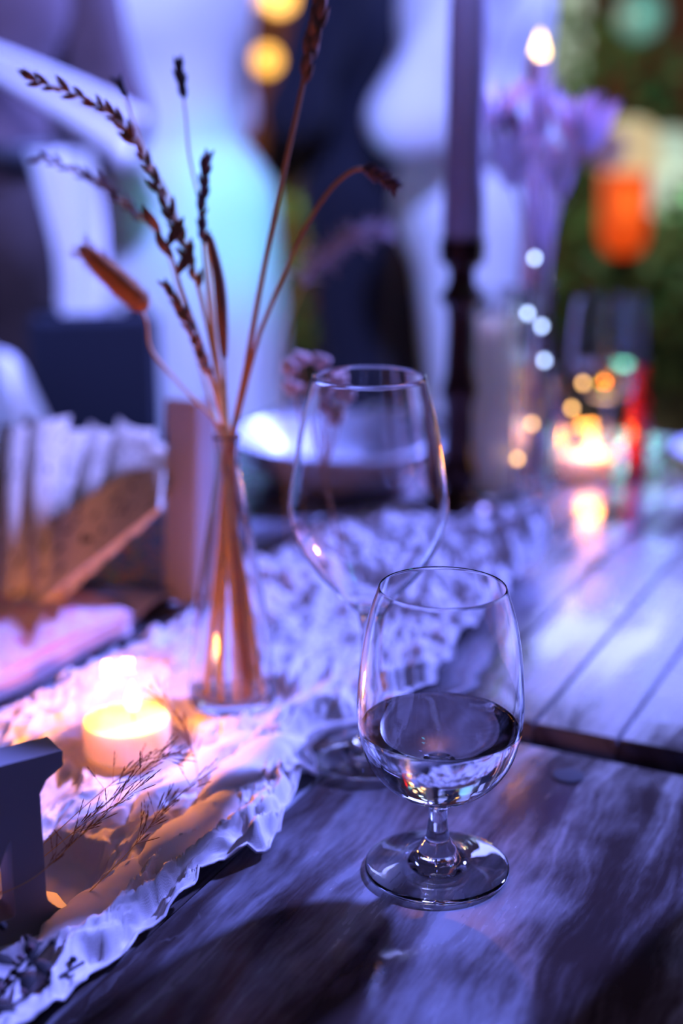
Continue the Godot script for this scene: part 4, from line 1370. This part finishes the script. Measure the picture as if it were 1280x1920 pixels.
func distance() -> void:
	# warm string bulbs
	var cord := thing("light_string", "dark cord carrying the warm string bulbs in front of the plank wall", "cord")
	part("cord", tube(path([Vector3(-2.2, 2.1, -5.0), Vector3(-0.9, 1.72, -5.0), Vector3(-0.25, 1.66, -5.0), Vector3(0.9, 1.85, -5.0), Vector3(2.4, 2.2, -5.0)], 8), func(_t): return 0.006, 6), M.black_metal, cord)
	var spots := [[Vector3(-0.25, TOP + 0.505, -5.0), 0.04, "single warm globe bulb hanging lowest on the cord"], [Vector3(-0.33, TOP + 0.725, -5.05), 0.06, "warm globe bulb at the top edge, left of two"], [Vector3(-0.21, TOP + 0.715, -5.1), 0.055, "warm globe bulb at the top edge, right of two"]]
	for q in spots:
		var o := thing("string_bulb", q[2], "light bulb", q[0])
		part("bulb", ball(q[1], 1.0, 20, 14), M.bulb_glow, o)
		part("socket", lathe(v2([0.0, q[1] * 0.9, 0.016, q[1] * 0.95, 0.014, q[1] + 0.05, 0.0, q[1] + 0.052]), 16), M.black_metal, o)
		var up: float = maxf(1.68 - q[0].y, q[1] + 0.06)
		part("wire", tube([Vector3(0, q[1] + 0.045, 0), Vector3(0, up + 0.02, 0)], func(_t): return 0.004, 6), M.black_metal, o)
		glow_light(o, Vector3.ZERO, Color(1.0, 0.8, 0.6), 1.2, q[1] * 0.8)
	# pale lit window in the wall
	var win := Node3D.new()
	win.name = "window_1"
	win.set_meta("kind", "structure")
	add_child(win)
	win.position = Vector3(0.92, 1.12, -7.15)
	for x in [-0.27, 0.27]:
		part("window_frame", box(Vector3(0.05, 1.1, 0.06), 0.005, Vector3(x, 0, 0)), M.barn_wood, win)
	for y in [-0.55, 0.55]:
		part("window_frame", box(Vector3(0.59, 0.05, 0.06), 0.005, Vector3(0, y, 0)), M.barn_wood, win)
	part("mullion", box(Vector3(0.03, 1.06, 0.04), 0.004), M.barn_wood, win)
	for k in 4:
		part("lit_window_pane", box(Vector3(0.235, 0.50, 0.008), 0.001, Vector3(-0.132 if k % 2 else 0.132, -0.265 if k < 2 else 0.265, 0)), M.pale_glow, win)
	# paper lanterns
	var lantern := func(label: String, at: Vector3, r: float, mat: Material, c: Color, energy: float) -> void:
		var o := thing("paper_lantern", label, "lantern", at)
		var prof := []
		for i in 25:
			var an := -PI / 2 + 0.12 + (PI - 0.24) * i / 24.0
			prof.append(Vector2(r * cos(an) * (1.0 if i % 2 else 0.975), r * sin(an)))
		part("lantern_shade", lathe(prof, 32, 0, 0.0, 180.0), mat, o)
		part("hook", tube([Vector3(0, r, 0), Vector3(0, 2.6 - at.y, 0)], func(_t): return 0.004, 6), M.black_metal, o)
		glow_light(o, Vector3(0, 0, r * 2.2 + 0.1), c, energy * 0.6, r * 0.5)
	lantern.call("large round pale paper lantern at the right edge", Vector3(1.16, TOP + 0.13, -5.2), 0.15, M.pale_glow, Color(0.85, 0.95, 0.8), 0.8)
	lantern.call("teal paper lantern at the top right", Vector3(1.03, TOP + 0.66, -5.2), 0.085, M.teal_glow, Color(0.5, 0.9, 0.8), 0.5)
	# amber lamp with cream shade on a post
	var al := thing("amber_lamp", "amber glass lamp with a cream rounded shade at the right", "lamp", Vector3(0.78, 0, -4.0))
	part("post", tube([Vector3(0, 0, 0), Vector3(0, 0.72, 0)], func(_t): return 0.02, 10), M.black_metal, al)
	part("amber_glass_lamp_body", lathe(smooth_profile(v2([0.0, 0.715, 0.04, 0.72, 0.062, 0.76, 0.066, 0.84, 0.06, 0.94, 0.0, 0.945]), 5), 32), M.amber_glow, al)
	part("lamp_shade", lathe(smooth_profile(v2([0.0, 0.94, 0.085, 0.945, 0.088, 0.99, 0.075, 1.05, 0.04, 1.075, 0.0, 1.08]), 5), 32), M.cream_glow, al)
	glow_light(al, Vector3(0, 0.86, 0.14), Color(1.0, 0.5, 0.2), 0.12, 0.05)
	bush("dark green shrub behind the amber lamp", Vector3(0.98, 0, -5.8), Vector3(0.9, 1.5, 0.7), 900, 3)
	bush("low green shrub at the right edge under the lanterns", Vector3(1.25, 0, -4.6), Vector3(0.9, 0.85, 0.7), 900, 4)
	bush("dark shrub in the middle behind the guests", Vector3(0.1, 0, -5.6), Vector3(1.2, 1.0, 0.8), 900, 6)
